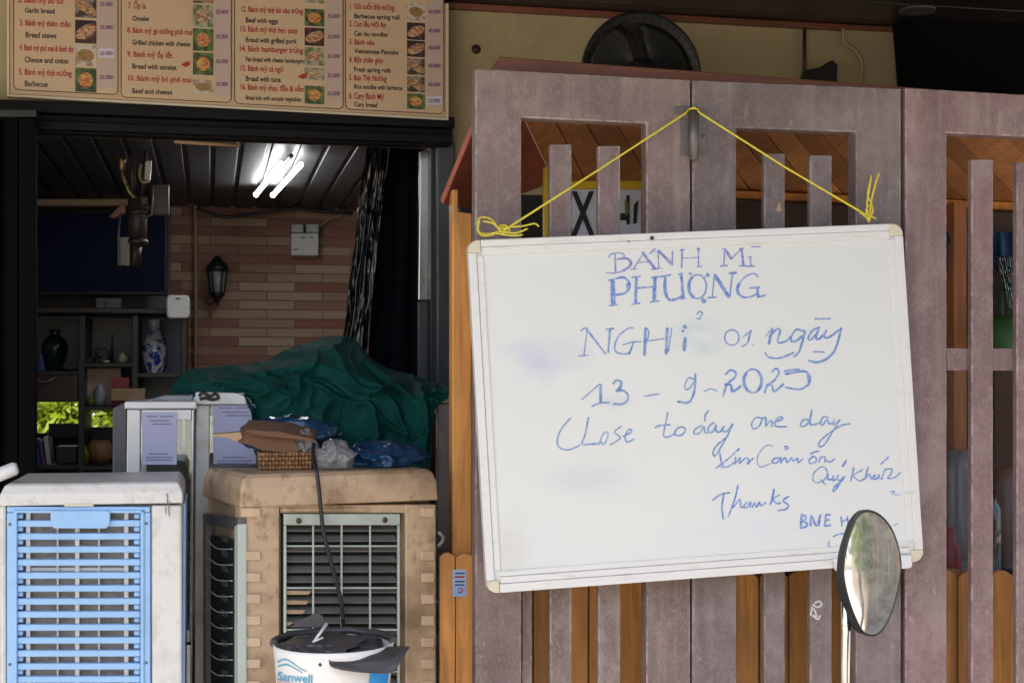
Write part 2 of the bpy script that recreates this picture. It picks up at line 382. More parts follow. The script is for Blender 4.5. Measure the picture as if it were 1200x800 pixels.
# whiteboard: glossy off-white steel with wiped-off ink clouds and one painted glare patch
def boardmat():
    m, t, b, N, L = newmat('whiteboard_enamel')
    c = mixc(t, nz(t, 1.7, (1, 1, 1), 4), (.67, .69, .665), (.73, .74, .71))
    tc = N('ShaderNodeTexCoord')
    def cloud(p, rx, rz, col, c, k):
        mp = N('ShaderNodeMapping'); mp.inputs['Scale'].default_value = (1 / rx, 0, 1 / rz)
        mp.inputs['Location'].default_value = (-p.x / rx, 0, -p.z / rz); L(tc.outputs['Object'], mp.inputs[0])
        ln = N('ShaderNodeVectorMath'); ln.operation = 'LENGTH'; L(mp.outputs[0], ln.inputs[0])
        r = ramp(t, ln.outputs['Value'], .45, 1.0, (k, k, k), (0, 0, 0))
        mm = N('ShaderNodeMath'); mm.operation = 'MULTIPLY'; L(r, mm.inputs[0]); L(ramp(t, nz(t, 9, (1, 1, 1.6), 5), .3, .6), mm.inputs[1])
        return mixc(t, mm.outputs[0], c, col)
    for px, py, rx, rz, col, k in ((815, 395, .085, .055, (.50, .62, .62), .9), (640, 415, .13, .05, (.58, .59, .66), .7),
                                   (628, 432, .06, .05, (.55, .57, .70), .7), (690, 560, .12, .05, (.60, .61, .63), .6),
                                   (720, 470, .05, .02, (.52, .56, .62), .5), (900, 620, .2, .05, (.66, .69, .74), .6), (600, 640, .05, .1, (.60, .585, .53), .6)):  # the wide pale-blue cloud low on the board is glare painted in
        c = cloud(P(px, py, 3.13), rx, rz, col, c, k)
    c = mixc(t, ramp(t, nz(t, 45, (1, 1, 1), 6, .8), .70, .8), c, (.45, .44, .42))
    L(c, b.inputs['Base Color']); b.inputs['Roughness'].default_value = .28
    b.inputs['Coat Weight'].default_value = .3; b.inputs['Coat Roughness'].default_value = .18
    bump(t, b, nz(t, 2.5, (1, 1, 1), 2), .25, .01)
    return m
def inkmat(name, col):
    m, t, b, N, L = newmat(name)
    c = mixc(t, ramp(t, nz(t, 110, (1, 1, 1), 4, .7), .40, .74), col, (.42, .50, .66))
    L(c, b.inputs['Base Color']); b.inputs['Roughness'].default_value = .4; return m
M['ink1'] = inkmat('violet_blue_ink', (.165, .18, .50)); M['ink2'] = inkmat('blue_marker_ink', (.10, .20, .54))
M['ink3'] = inkmat('faint_blue_ink', (.13, .24, .50)); M['ink4'] = inkmat('bright_blue_ink', (.07, .19, .54))
# brick tiles
m, t, b, N, L = newmat('two_tone_brick_tiles'); tc = N('ShaderNodeTexCoord'); mp = N('ShaderNodeMapping'); mp.inputs['Rotation'].default_value = (R(90), 0, 0)
L(tc.outputs['Object'], mp.inputs[0]); br = N('ShaderNodeTexBrick'); L(mp.outputs[0], br.inputs[0])
br.inputs['Color1'].default_value = (.31, .112, .075, 1); br.inputs['Color2'].default_value = (.62, .475, .30, 1); br.inputs['Mortar'].default_value = (.17, .115, .085, 1)
br.inputs['Scale'].default_value = 1; br.inputs['Brick Width'].default_value = .27; br.inputs['Row Height'].default_value = .0445; br.inputs['Mortar Size'].default_value = .0025
br.inputs['Bias'].default_value = -.25
c = mixc(t, .1, br.outputs[0], mixc(t, nz(t, 8, (1, 1, 5)), (.12, .07, .05), (.4, .28, .18)))
L(c, b.inputs['Base Color']); b.inputs['Roughness'].default_value = .6
iv = N('ShaderNodeMath'); iv.operation = 'SUBTRACT'; iv.inputs[0].default_value = 1; L(br.outputs['Fac'], iv.inputs[1]); bump(t, b, iv.outputs[0], .8, .004); M['brick'] = m
# blue and white porcelain
m, t, b, N, L = newmat('blue_white_porcelain'); v = N('ShaderNodeTexVoronoi'); v.inputs['Scale'].default_value = 26; tc = N('ShaderNodeTexCoord'); L(tc.outputs['Object'], v.inputs[0])
f = ramp(t, nz(t, 17, (1, 1, 1), 5, .6, 1.5), .46, .54)
sp = N('ShaderNodeSeparateXYZ'); L(tc.outputs['Object'], sp.inputs[0]); zr = N('ShaderNodeMapRange'); zr.inputs[1].default_value = .23; zr.inputs[2].default_value = .18; L(sp.outputs['Z'], zr.inputs[0])
mm = N('ShaderNodeMath'); mm.operation = 'MULTIPLY'; L(f, mm.inputs[0]); L(zr.outputs[0], mm.inputs[1])
L(mixc(t, mm.outputs[0], (.68, .69, .72), (.02, .05, .33)), b.inputs['Base Color']); b.inputs['Roughness'].default_value = .12; M['porcelain'] = m
# food pictures
FOOD = []
for k, (bgc, cols, rot, sz) in enumerate(((((.05, .035, .03), (.30, .28, .25)), ((.20, .08, .035), (.62, .40, .20)), 35, (.62, .26)), (((.42, .40, .33), (.12, .20, .05)), ((.30, .10, .05), (.62, .48, .30)), 0, (.40, .34)),
        (((.02, .015, .02), (.10, .03, .03)), ((.24, .06, .04), (.66, .44, .24)), -28, (.55, .30)), (((.60, .55, .46), (.36, .24, .14)), ((.14, .18, .04), (.50, .20, .08)), 10, (.42, .30)), (((.03, .06, .025), (.12, .20, .06)), ((.45, .07, .03), (.65, .42, .12)), 0, (.36, .34)))):
    m, t, b, N, L = newmat('food_print_%s' % 'abcde'[k])
    tc = N('ShaderNodeTexCoord'); oi = N('ShaderNodeObjectInfo')
    ad = N('ShaderNodeVectorMath'); L(tc.outputs['Generated'], ad.inputs[0]); L(oi.outputs['Random'], ad.inputs[1])
    def nn(s_, st_=(1, 1, 1)):
        mp = N('ShaderNodeMapping'); mp.inputs['Scale'].default_value = st_; mp.inputs['Rotation'].default_value = (0, R(rot), 0); L(ad.outputs[0], mp.inputs[0])
        n_ = N('ShaderNodeTexNoise'); n_.inputs['Scale'].default_value = s_; n_.inputs['Detail'].default_value = 4; L(mp.outputs[0], n_.inputs[0]); return n_.outputs[0]
    c = mixc(t, ramp(t, nn(3), .45, .6), *bgc)
    mp = N('ShaderNodeMapping'); mp.vector_type = 'TEXTURE'; mp.inputs['Location'].default_value = (.5, 0, .5); mp.inputs['Rotation'].default_value = (0, R(rot), 0); mp.inputs['Scale'].default_value = (sz[0], 1, sz[1])
    L(tc.outputs['Generated'], mp.inputs[0]); sx_ = N('ShaderNodeSeparateXYZ'); L(mp.outputs[0], sx_.inputs[0]); cx_ = N('ShaderNodeCombineXYZ'); L(sx_.outputs[0], cx_.inputs[0]); L(sx_.outputs[2], cx_.inputs[1])
    ln = N('ShaderNodeVectorMath'); ln.operation = 'LENGTH'; L(cx_.outputs[0], ln.inputs[0])
    food = mixc(t, ramp(t, nn(5, (1, 1, 3)), .40, .60), *cols)
    c = mixc(t, ramp(t, ln.outputs['Value'], .85, 1.0, (1, 1, 1), (0, 0, 0)), c, food)
    L(c, b.inputs['Base Color']); b.inputs['Roughness'].default_value = .5; FOOD.append(m)

# ------------------------------------------------------------------ text
_tc = {}
def glyphs(body):
    if body in _tc: return _tc[body]
    cu = bpy.data.curves.new('text', 'FONT'); cu.body = body; cu.resolution_u = 3; cu.offset = .022
    o = bpy.data.objects.new('text', cu); COL.objects.link(o); dg = bpy.context.evaluated_depsgraph_get(); dg.update()
    me = bpy.data.meshes.new_from_object(o.evaluated_get(dg)); bpy.data.objects.remove(o)
    vs = [v.co.copy() for v in me.vertices]; fs = [list(p.vertices) for p in me.polygons]
    x0 = min(v.x for v in vs); x1 = max(v.x for v in vs)
    _tc[body] = ([((v.x - x0) / (x1 - x0), v.y) for v in vs], fs); bpy.data.meshes.remove(me)
    return _tc[body]
def text(mb, body, x0, x1, ybase, h, pl, off, slope=.0, warp=None):
    """lettering lying on a plane: left/right edge, baseline and cap height in photo units"""
    vs, fs = glyphs(body); k = h / .72
    out = []
    for u, v in vs:
        x = x0 + u * (x1 - x0); y = ybase - v * k + slope * (x - x0)
        out.append(mb.bm.verts.new(warp(x, y) if warp else pl.pt(x, y, off)))
    for f in fs: mb.face([out[i] for i in f])
# ================================================================== THE SETTING
FL = .12
struct(tag(MB().box(-60, 60, -80, 80, -.3, 0).build('ground', M['concrete']), 'pale paved street ground', None))
struct(tag(MB().box(-6, 7, 2.35, 7.6, 0.001, FL).build('porch_floor', M['porch'], bev=.01), 'tiled raised shop floor', None))

# ---- the shop house
YW = 4.6; YB = 7.0
WXR = P(533, 300, YW).x; ZTOP = P(420, 166, 4.5).z; ZS = P(1055, 34, YW).z
HX0 = P(-60, 400, YB).x; HX1 = P(590, 400, YB).x
house = thing('shop_house', 'shop house front with beige plaster wall, dark eave and wide open doorway', 'building')
mb = MB()
mb.box(-6, 7, YW, YW + .12, ZTOP + .02, ZS + .0)          # over the opening
mb.box(WXR, 7, YW, YW + .12, FL, ZTOP + .02)              # right of it
mb.box(-6, P(-50, 300, YW).x, YW, YW + .12, FL, ZTOP + .02)
mb.build('wall', M['plaster'], house)
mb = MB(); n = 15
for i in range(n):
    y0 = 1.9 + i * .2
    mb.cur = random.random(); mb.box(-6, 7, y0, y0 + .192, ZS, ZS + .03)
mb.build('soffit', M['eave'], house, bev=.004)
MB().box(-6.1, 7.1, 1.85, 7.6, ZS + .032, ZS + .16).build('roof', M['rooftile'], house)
mb = MB(); mb.box(-6, 7, YW - .03, YW - .002, ZS - .022, ZS - .002); mb.build('cornice', M['redwood'], house, bev=.003)
# lintel: black steel shutter box in three steps
mb = MB(); lx0 = P(-70, 140, 4.5).x; lx1 = P(533, 150, 4.5).x
za = P(300, 128, 4.5).z; zb = ZTOP
mb.box(lx0, lx1, 4.50, 4.598, za - .035, za); mb.box(lx0, lx1 - .004, 4.52, 4.598, za - .085, za - .037); mb.box(lx0, lx1 - .008, 4.49, 4.598, zb + .03, za - .087); mb.box(lx0, lx1 - .012, 4.53, 4.598, zb, zb + .028)
mb.build('lintel', M['lintel'], house, bev=.004)
# door jamb right of the doorway: dark grey post and dull steel strip
MB().slab(rc(512, 166, 533, 800), 4.56, .17).build('door_jamb', M['jamb'], house, bev=.005)
MB().slab([(505, 166), (511.5, 166), (511.5, 800), (504, 800)], 4.60, .1).build('door_jamb', M['black'], house, bev=.003)
MB().slab([(492, 177), (503.5, 177), (502, 352), (490, 352)], 4.66, .03).build('guide_rail', M['steel'], house, bev=.004)
MB().slab(rc(490, 353, 502, 800), 4.665, .03).build('guide_rail', M['jamb'], house, bev=.004)  # lower length of the rail, coloured dark where its sheen fades
# inner walls
mb = MB(); xb = P(200, 300, YB).x
mb.box(xb, HX1 + .5, YB, YB + .12, FL, ZS); mb.build('brick_wall', M['brick'], house, label='wall of two tone brown brick tiles')
hx0, hz1 = P(28, 462, YB).x, P(28, 462, YB).z; hx1, hz0 = P(142, 512, YB).x, P(142, 512, YB).z
mb = MB(); mb.box(HX0 - .2, hx0, YB, YB + .12, FL, ZS); mb.box(hx1, xb - .001, YB, YB + .12, FL, ZS); mb.box(hx0, hx1, YB, YB + .12, FL, hz0); mb.box(hx0, hx1, YB, YB + .12, hz1, ZS)
mb.build('back_wall', M['greyplaster'], house)
mb = MB(); mb.box(HX0 - .2, HX0, YW + .121, YB - .001, FL, ZS); mb.box(HX1, HX1 + .1, YW + .121, YB - .001, FL, ZS); build_each(mb, 'side_wall', M['greyplaster'], house)
ZC = P(420, 247, YB).z
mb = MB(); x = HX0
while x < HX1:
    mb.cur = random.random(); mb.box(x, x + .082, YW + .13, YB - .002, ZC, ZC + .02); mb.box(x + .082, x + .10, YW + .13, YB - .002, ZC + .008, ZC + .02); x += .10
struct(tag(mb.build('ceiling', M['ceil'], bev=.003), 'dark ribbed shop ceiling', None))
# recessed round lamp, unlit, in the eave
c = EYE + (RM @ Vector(((1075 - 600) / FPX, (400 - 12) / FPX, -1))); d = (c - EYE); tt = (ZS - EYE.z) / d.z; c = EYE + d * tt
t_ = thing('recessed_lamp', 'small round unlit lamp recessed in the dark wooden eave', 'ceiling lamp')
MB().lathe([(.045, -.004), (.06, -.005), (.062, 0.0), (.045, .0)], c, (0, 0, 1)).build('trim_ring', M['zinc'], t_)
MB().lathe([(.001, -.002), (.044, -.002), (.044, .0)], c, (0, 0, 1)).build('lens', M['lampglass'], t_)

# folded black shutter at the left edge
t_ = thing('folded_shutter', 'black folded shutter standing at the left side of the doorway', 'shutter')
mb = MB()
for k in range(5): mb.slab(rc(-60 + k * 20.5, 138, -60 + k * 20.5 + 19.6, 800), 4.40 + (.02 if k % 2 else 0), .05)
build_each(mb, 'panel', M['blackmatte'], t_, .004)
MB().slab(rc(-62, 128, 43, 137), 4.39, .09).build('top_rail', M['black'], t_, bev=.003)

# wall fittings right of the menu
t_ = tag(MB().tube([P(943, 30, YW - .015), P(942, 110, YW - .015)], .007).build('pipe', M['darkwood']), 'thin brown pipe running down the beige wall', 'pipe')
tag(MB().slab([(945, 82), (962, 79), (976, 70), (982, 76), (981, 97), (940, 97)], YW - .05, .04).build('bracket', M['black'], bev=.004), 'small black angled bracket at the foot of the pipe on the beige wall', 'bracket')
mb = MB(); mb.slab([(988, 33), (1062, 36), (1062, 118), (1006, 118), (1007, 100), (1011, 85), (1009, 70), (1000, 57), (991, 50)], YW - .025, .022); tag(mb.build('wall_board', M['plaster2'], bev=.004), 'pale beige board with a curved left edge fixed on the plaster wall', 'board')
tag(MB().tube([P(x, y, YW - .03) for x, y in smooth([(988, 34), (990, 50), (1001, 58), (1009, 70), (1010, 85), (1004, 110)], 5)], .006).build('wall_cable', M['plaster2']), 'pale cable curving along the edge of the beige board', 'cable')
tag(MB().lathe([(.012, -.004), (.016, 0), (.001, .002)], P(558, 58, YW - .004), (0, -1, 0), 12).build('wall_plug', M['brown']), 'small dark plug in the plaster right of the menu', 'wall plug')
tag(MB().prism([P(1064, 20, 4.44), P(1500, -70, 4.44), P(1500, 150, 4.44), P(1072, 124, 4.44)], (0, .12, 0)).build('canvas_cover', M['blackmatte'], bev=.01, seg=3), 'big black canvas cover under the eave at the right', 'canvas')

# ================================================================== MENU BOARD
menu = thing('menu_board', 'long beige menu board with red and black dish names above the doorway', 'menu board')
YM = 4.50; MP = YP(YM)
MB().slab([(11, -30), (523, 4), (523, 138), (11, 110)], YM, .02).build('backing', M['menu'], menu, bev=.003)
MB().slab([(8, -30), (11, -30), (11, 112), (8, 112)], YM - .004, .026).slab([(8, 110), (526, 138), (526, 141), (8, 113)], YM - .004, .026).slab([(523.2, 4), (526, 4), (526, 138), (523.2, 138)], YM - .004, .026).build('frame', M['cap'], menu, bev=.002)
def rrect(x0, y0, x1, y1, r, sl):
    pts = []
    for cx, cy, a0 in ((x1 - r, y1 - r, 0), (x0 + r, y1 - r, 90), (x0 + r, y0 + r, 180), (x1 - r, y0 + r, 270)):
        for k in range(5):
            a = R(a0 + k * 22.5); x, y = cx + r * math.cos(a), cy + r * math.sin(a); pts.append((x, y + sl * (x - x0)))
    return pts
PAN = [
 (16, 138, -40, 105, [(21, 74, 3, 8, '2. Bánh mỳ bơ tỏi', 29, 64, 15, 6, 'Garlic bread'), (23, 83, 30, 7, '3. Bánh mỳ thêm chảo', 30, 66, 44, 6.5, 'Bread stews'), (23, 86, 59, 7, '4. Bánh mỳ phô mai & hành tây', 29, 80, 73, 6.5, 'Cheese and onion'), (22, 84, 87.5, 7, '5. Bánh mỳ thịt nướng', 29, 56, 101, 6.5, 'Barbecue')],
  (88, 113, [(-3, 21, 0), (24, 51, 2), (52.5, 77.5, 1), (80, 108, 0)]), (116, 135, [(2, 8, 0), (28, 36, 0), (57, 68, 1), (87, 94, 0)], '25.000')),
 (142, 271, -30, 114, [(150, 171, 10, 7, '7. Ốp la', 155, 175, 24.5, 6, 'Omelet'), (149, 225, 38.5, 6.5, '8. Bánh mỳ gà nướng phô mai', 155, 223, 52.5, 6, 'Grilled chicken with cheese'), (149, 202, 66.5, 6.5, '9. Bánh mỳ ốp lết', 155, 207, 80.5, 6, 'Bread with omelet'), (150, 224, 94.5, 6.5, '10. Bánh mỳ bò phô mai', 155, 202, 109.5, 6, 'Beef and cheese')],
  (226, 250, [(-5, 4, 2), (6, 32, 1), (34, 60, 1), (62, 88, 2), (94, 110, 0)]), (252, 270, [(11, 17, 0), (39, 47, 0), (69, 75, 0), (95, 102, 0)], '35.000')),
 (275, 402, -30, 121.5, [(283, 355, 14, 6.5, '12. Bánh mỳ thịt bò xào trứng', 288, 326, 26.5, 6, 'Beef with eggs'), (282, 349, 37, 6.5, '13. Bánh mỳ thịt heo quay', 288, 348, 49.5, 6, 'Bread with grilled pork'), (281, 355, 60, 6.5, '14. Bánh hamburger trứng', 288, 357, 72, 5.5, 'Pan bread with cheese hamburgers'), (282, 332, 83, 6.5, '15. Bánh mỳ cá ngừ', 288, 329, 95, 6, 'Bread with tuna'), (282, 356, 105, 6.5, '16. Bánh mỳ chay, đậu & nấm', 288, 353, 117, 5.5, 'Bread tofu with avocado vegetables')],
  (357, 380, [(-8, 4, 2), (11, 31, 2), (33, 54, 2), (56, 77, 0), (80, 94, 1), (101, 122, 1)]), (383, 401, [(16, 22, 0), (40, 46, 0), (63, 69, 0), (85, 92, 0), (106, 113, 0)], '35.000')),
 (405, 520, -30, 128, [(410, 462, 10.5, 6.5, '1. Gỏi cuốn thịt nướng', 415, 468, 21.5, 5.5, 'Barbecue spring roll'), (409, 452, 31, 6.5, '2. Cao lầu Hội An', 415, 454, 42, 5.5, 'Cao lau noodles'), (409, 439, 52, 6, '3. Bánh xèo', 415, 467, 62.5, 5.5, 'Vietnamese Pancake'), (409, 449, 73, 6.5, '4. Bột chiên giòn', 415, 458, 84, 5.5, 'Fresh spring rolls'), (409, 453, 94, 6.5, '5. Bún Thịt Nướng', 415, 472, 104, 5.5, 'Rice noodles with barbecue'), (409, 450, 115.5, 7, '6. Cary Bánh Mỳ', 415, 442, 125, 5.5, 'Cary bread')],
  (477, 498, [(4, 24, 2), (27, 47, 0), (48, 67, 1), (69, 88, 1), (90, 108, 2), (110, 128, 0)]), (501, 519, [(11, 17, 0), (33, 39, 0), (53, 59, 0), (74, 80, 0), (96, 102, 0), (113, 123, 1)], '40.000')),
]
SL = .05
for x0, x1, y0, y1, rows, ph, pr in PAN:
    p = MB().sheet(rrect(x0, y0, x1, y1, 6, SL), MP, -.0015).build('menu_panel', M['menuin'], menu)
    outer = rrect(x0, y0, x1, y1, 6, SL)
    mb = MB(); mb.ribbon(outer + outer[:1], .9, MP, -.0023); mb.build('border_line', M['menublack'], p)
    a, bk = MB(), MB()
    for k, (rx0, rx1, ry, rh, rt, bx0, bx1, by, bh, bt) in enumerate(rows):
        text(a, rt, rx0, rx1, ry, rh, MP, -.0025, SL * .7); text(bk, bt, bx0, bx1, by, bh, MP, -.0025, SL * .7)
    for hx, hy in (((215, 76),) if x0 == 142 else ((352, 90),) if x0 == 275 else ()):
        a.sheet([(hx - 3, hy), (hx + 2, hy - 3), (hx + 7, hy - 4), (hx + 8, hy), (hx + 3, hy + 3)], MP, -.0027)
    a.build('dish_names', M['red'], p); bk.build('dish_translations', M['menublack'], p)
    for q, (fy0, fy1, kind) in enumerate(ph[2]):
        MB().sheet([(ph[0], fy0 - .6), (ph[1], fy0 + .6), (ph[1], fy1 + .6), (ph[0], fy1 - .6)], MP, -.0024).build('food_picture', FOOD[(kind * 2 + q * 3 + (x0 // 100)) % 5], p)
    st, wh, tx = MB(), MB(), MB()
    st.sheet([(pr[0] - 1, y0 + 4), (pr[1] + .2, y0 + 4), (pr[1] + .2, y1 - 1), (pr[0] - 1, y1 - 2)], MP, -.0021)
    anyw = False
    for py0, py1, kind in pr[2]:
        if kind: wh.sheet(rc(pr[0] - .5, py0, pr[1] - 1, py1), MP, -.0027); anyw = True
        text(tx, pr[3] if not kind else '20.000', pr[0] + 1, pr[1] - 3, (py0 + py1) / 2 + 2.4, 4.6, MP, -.0033, 0)
    st.build('price_strip', M['pricestrip'], p)
    if anyw: wh.build('price_sticker', M['pricepaper'], p)
    else: wh.bm.free()
    tx.build('prices', M['purple'], p)
# ================================================================== INSIDE THE SHOP
# flat TV
t_ = thing('television', 'large dark blue television on the back wall above the shelf', 'television')
MB().slab(rc(-20, 246, 196, 346), 6.78, .05).build('casing', M['black'], t_, bev=.006)
MB().slab(rc(-17, 249, 193, 342), 6.776, .003).build('screen', M['navy'], t_)
tag(MB().slab(rc(-30, 233, 152, 241), 6.75, .2).build('wall_ledge', M['cardedge'], bev=.006), 'thin pale ledge above the television', 'ledge')
tag(MB().tube([P(204, 239, 6.95), P(226, 239, 6.95), P(229, 241, 6.95), P(229.5, 300, 6.95), P(229, 520, 6.95)], .0085).tube([P(204, 166, 4.72), P(282, 171, 4.72)], .006).build('conduit', M['cardedge']), 'beige conduit pipe running down the brick wall corner', 'conduit')  # second tube: short pale bar below the lintel
# router
t_ = thing('wireless_router', 'white rounded square wireless box beside the brick wall', 'router')
MB().slab(rrect(195, 345.5, 222.5, 373, 5, 0), 6.43, .045).build('casing', M['white'], t_, bev=.008, seg=3)
MB().slab(rc(206, 349, 211, 350.5), 6.426, .003).build('mark', M['menublack'], t_)
# wall lantern
t_ = thing('wall_lantern', 'black metal wall lantern with grey glass on the brick tiles', 'wall lamp')
YL = 6.84; c = P(254.5, 330, YL); u = (P(264.5, 330, YL) - P(254.5, 330, YL)).x / 10
MB().lathe([(7.5 * u, -14 * u), (11 * u, 13 * u)], c, (0, 0, 1), 6).build('glass', M['lampglass'], t_)
mb = MB(); mb.lathe([(12.5 * u, 12 * u), (14.5 * u, 14 * u), (12 * u, 20 * u), (6 * u, 26 * u), (4 * u, 30 * u), (.5 * u, 31 * u)], c, (0, 0, 1), 6)
mb.lathe([(.4 * u, -29 * u), (2 * u, -25 * u), (4 * u, -21 * u), (9 * u, -17 * u), (8.8 * u, -13 * u)], c, (0, 0, 1), 6)
for k in range(6):
    a = R(60 * k); mb.tube([c + Vector((8.2 * u * math.cos(a), 8.2 * u * math.sin(a), -14 * u)), c + Vector((11.8 * u * math.cos(a), 11.8 * u * math.sin(a), 13 * u))], 1.0 * u, 5)
mb.build('cage', M['black'], t_)
MB().tube([c + Vector((0, 0, 24 * u)), c + Vector((0, .1, 28 * u)), c + Vector((0, .155, 10 * u))], 1.6 * u, 6).tube([c + Vector(q) for q in ((-2 * u, .12, -22 * u), (-9 * u, .13, -26 * u), (-14 * u, .15, -22 * u))], .9 * u, 5).build('bracket', M['black'], t_)
# fuse box
t_ = thing('breaker_box', 'white breaker box with two clear switch covers on the brick wall', 'breaker box')
MB().slab(rc(341, 273, 373.5, 299.5), 6.90, .09).build('casing', M['white'], t_, bev=.006)
MB().slab(rc(341, 262, 356, 272.6), 6.88, .11).slab(rc(358.5, 262, 374, 272.6), 6.88, .11).build('cover', M['mint'], t_, bev=.008, seg=3)
MB().slab(rc(344, 291.5, 349, 293), 6.897, .003).slab(rc(352, 277.5, 358, 279), 6.897, .003).slab(rc(364, 277.5, 367.5, 279), 6.897, .003).build('mark', M['papergrey'], t_)
tag(MB().tube([P(x, y, 6.93) for x, y in smooth([(374, 266), (384, 258), (398, 252), (412, 249)], 5)], .005, 6).build('power_cable', M['cardedge']), 'thin pale cable from the breaker box to the ceiling', 'cable')
tag(MB().tube([P(x, y, 6.85) for x, y in smooth([(230, 244), (262, 254), (300, 250), (345, 244), (372, 247), (414, 250)], 6)], .009, 6).tube([P(x, y, 6.8) for x, y in smooth([(330, 243), (352, 236), (366, 226), (374, 212)], 6)], .007, 6).build('ceiling_cable', M['rubber']), 'black cables sagging under the ceiling along the brick wall', 'cable')
# fluorescent lamp
t_ = thing('fluorescent_lamp', 'lit twin tube fluorescent lamp hanging below the dark ceiling', 'ceiling lamp')
far, near = P(310, 227, 6.15), P(341, 194, 5.25)
far.z = near.z = (P(310, 227, 6.15).z + P(341, 194, 5.25).z) / 2
ax = (near - far).normalized(); sd = ax.cross(Vector((0, 0, 1))).normalized()
for s_ in (-1, 1): MB().tube([far + sd * .036 * s_, near + sd * .036 * s_], .0095, 12).build('tube', M['tube'], t_)
mb = MB(); mb.tube([far.lerp(near, .25) + Vector((0, 0, .03)), near + ax * .01 + Vector((0, 0, .03))], .009, 8); mb.build('batten', M['zinc'], t_)
mb = MB()
for s_ in (-1, 1):
    for q, dd in ((far, -1),): mb.tube([q + sd * .036 * s_ - ax * .002 * dd, q + sd * .036 * s_ + ax * .014 * dd], .0125, 12)
build_each(mb, 'end_cap', M['white'], t_)
mb = MB()
for f in (.35, .92):
    q = far.lerp(near, f); mb.tube([q + Vector((0, 0, .03)), Vector((q.x, q.y, ZC))], .008, 6)
build_each(mb, 'hanger', M['zinc'], t_)

# hanging bracket ornament
t_ = thing('hanging_ornament', 'hanging brass and dark wood ornament in front of the television', 'ornament')
YO = 5.3
MB().tube([P(139, 166, YO), P(180, 166, YO)], .008).tube([P(139, 162, YO), P(139, 170, YO)], .012).tube([P(180, 162, YO), P(180, 170, YO)], .012).build('hanging_bar', M['steel'], t_)
mb = MB()
mb.tube([P(x, y, YO) for x, y in smooth([(143, 190), (143, 202), (147, 214), (151, 224), (158, 232)], 4)], [.010, .007, .009, .008, .006] * 3 + [.008] * 2, 8)
mb.tube([P(x, y, YO) for x, y in smooth([(165, 192), (163, 205), (168, 214), (174, 212)], 4)], .007, 8)
mb.lathe([(.002, -.03), (.014, -.02), (.012, 0), (.018, .012), (.012, .024)], P(143, 192, YO), (0, 0, 1), 12)
mb.build('brass_scroll', M['brass'], t_)
MB().slab([(170, 189), (178, 188), (176, 212), (169, 213)], YO, .015).build('bright_plate', M['alu'], t_, bev=.003)
MB().slab(rc(179, 216, 198, 252), YO + .02, .05).slab(rc(156, 230, 174, 240), YO, .03).build('wood_block', M['ornwood'], t_, bev=.004)
MB().slab([(127, 254), (140, 241), (147, 237), (148, 249), (134, 256)], YO, .03).build('wood_block', M['redwood'], t_, bev=.003)
mb = MB()
mb.tube([P(161, 232, YO + .03), P(161, 284, YO + .03)], .034, 12).tube([P(160, 284, YO + .03), P(158, 311, YO + .03)], .021, 10).lathe([(.036, -.02), (.042, -.01), (.036, 0)], P(161, 246, YO + .03), (0, 0, 1), 12).lathe([(.036, -.02), (.041, -.01), (.036, 0)], P(161, 280, YO + .03), (0, 0, 1), 12)
mb.tube([P(154, 166, YO + .02), P(156, 234, YO + .02)], .012, 6).tube([P(172, 166, YO + .02), P(166, 234, YO + .02)], .008, 6)
mb.build('shaft', M['ornwood'], t_)
MB().slab(rc(139, 278, 152, 311), YO + .01, .03).tube([P(141, 250, YO), P(139, 276, YO), P(139, 310, YO), P(150, 311, YO)], .005, 6).tube([P(179, 218, YO), P(178, 252, YO), P(168, 255, YO)], .005, 6).build('side_frame', M['zinc'], t_)

# shelf unit
sh = thing('display_shelf', 'dark wooden display shelf with open compartments below the television', 'shelf')
YS = 6.50; D = .42
def sbox(x0, y0, x1, y1, y=YS, d=D): return MB().slab(rc(x0, y0, x1, y1), y, d)
def sboard(x0, x1, ypx):
    a, b = P(x0, ypx, YS), P(x1, ypx, YS); return MB().box(a.x, b.x, YS, YS + D, a.z - .018, a.z)
MB().box(P(-30, 363, YS).x, P(215, 363, YS).x, YS - .02, YS + D, P(0, 366, YS).z, P(0, 360, YS).z).build('top_board', M['shelfwood'], sh, bev=.004)
for x in (92.5, 155, 212.5):
    a, b = P(x, 366, YS), P(x + 4.5, 700, YS); MB().box(a.x, b.x, YS, YS + D, FL, a.z - .012).build('upright', M['shelfwood'], sh, bev=.003)
for x0, x1, y in ((-30, 92, 434.5), (97, 154.5, 425), (160, 212, 437), (97, 154.5, 476), (-30, 92, 546), (97, 154.5, 546), (160, 212, 520), (97, 154.5, 499.5)):
    if y == 499.5: continue
    sboard(x0, x1, y).build('shelf_board', M['shelfwood'], sh, bev=.002)
def back(x0, y0, x1, y1, m):
    a, b = P(x0, y0, YS), P(x1, y1, YS); return MB().box(a.x, b.x, YS + D, YS + D + .015, b.z, a.z).build('back_panel', m, sh)
M['backgrey'] = mat('shelf_back_grey', (.50, .48, .485), .7, var=.15); M['backlilac'] = mat('shelf_back_lilac', (.48, .47, .58), .6, var=.1)
back(-30, 368, 92, 432, M['backgrey']); back(97, 368, 154, 424, M['backgrey']); back(160, 368, 212, 437, M['backlilac']); back(97, 426, 154, 477, M['backgrey']); back(160, 440, 212, 700, M['backgrey'])
back(97, 504, 154, 700, M['shelfwood']); back(-30, 512, 92, 700, M['shelfwood'])
dr = MB().slab(rc(-30, 439, 91.5, 471), YS + .005, .38).build('drawer_front', M['brown'], sh, bev=.004)
MB().tube([P(x, y, YS - .015) for x, y in smooth([(41, 444), (45, 446.5), (54, 446.5), (62, 443.5), (64, 441)], 4)], .006).build('drawer_handle', M['steel'], dr)
MB().slab(rc(57, 496, 92, 512), YS + .2, .01).build('low_panel', M['shelfwood'], sh)
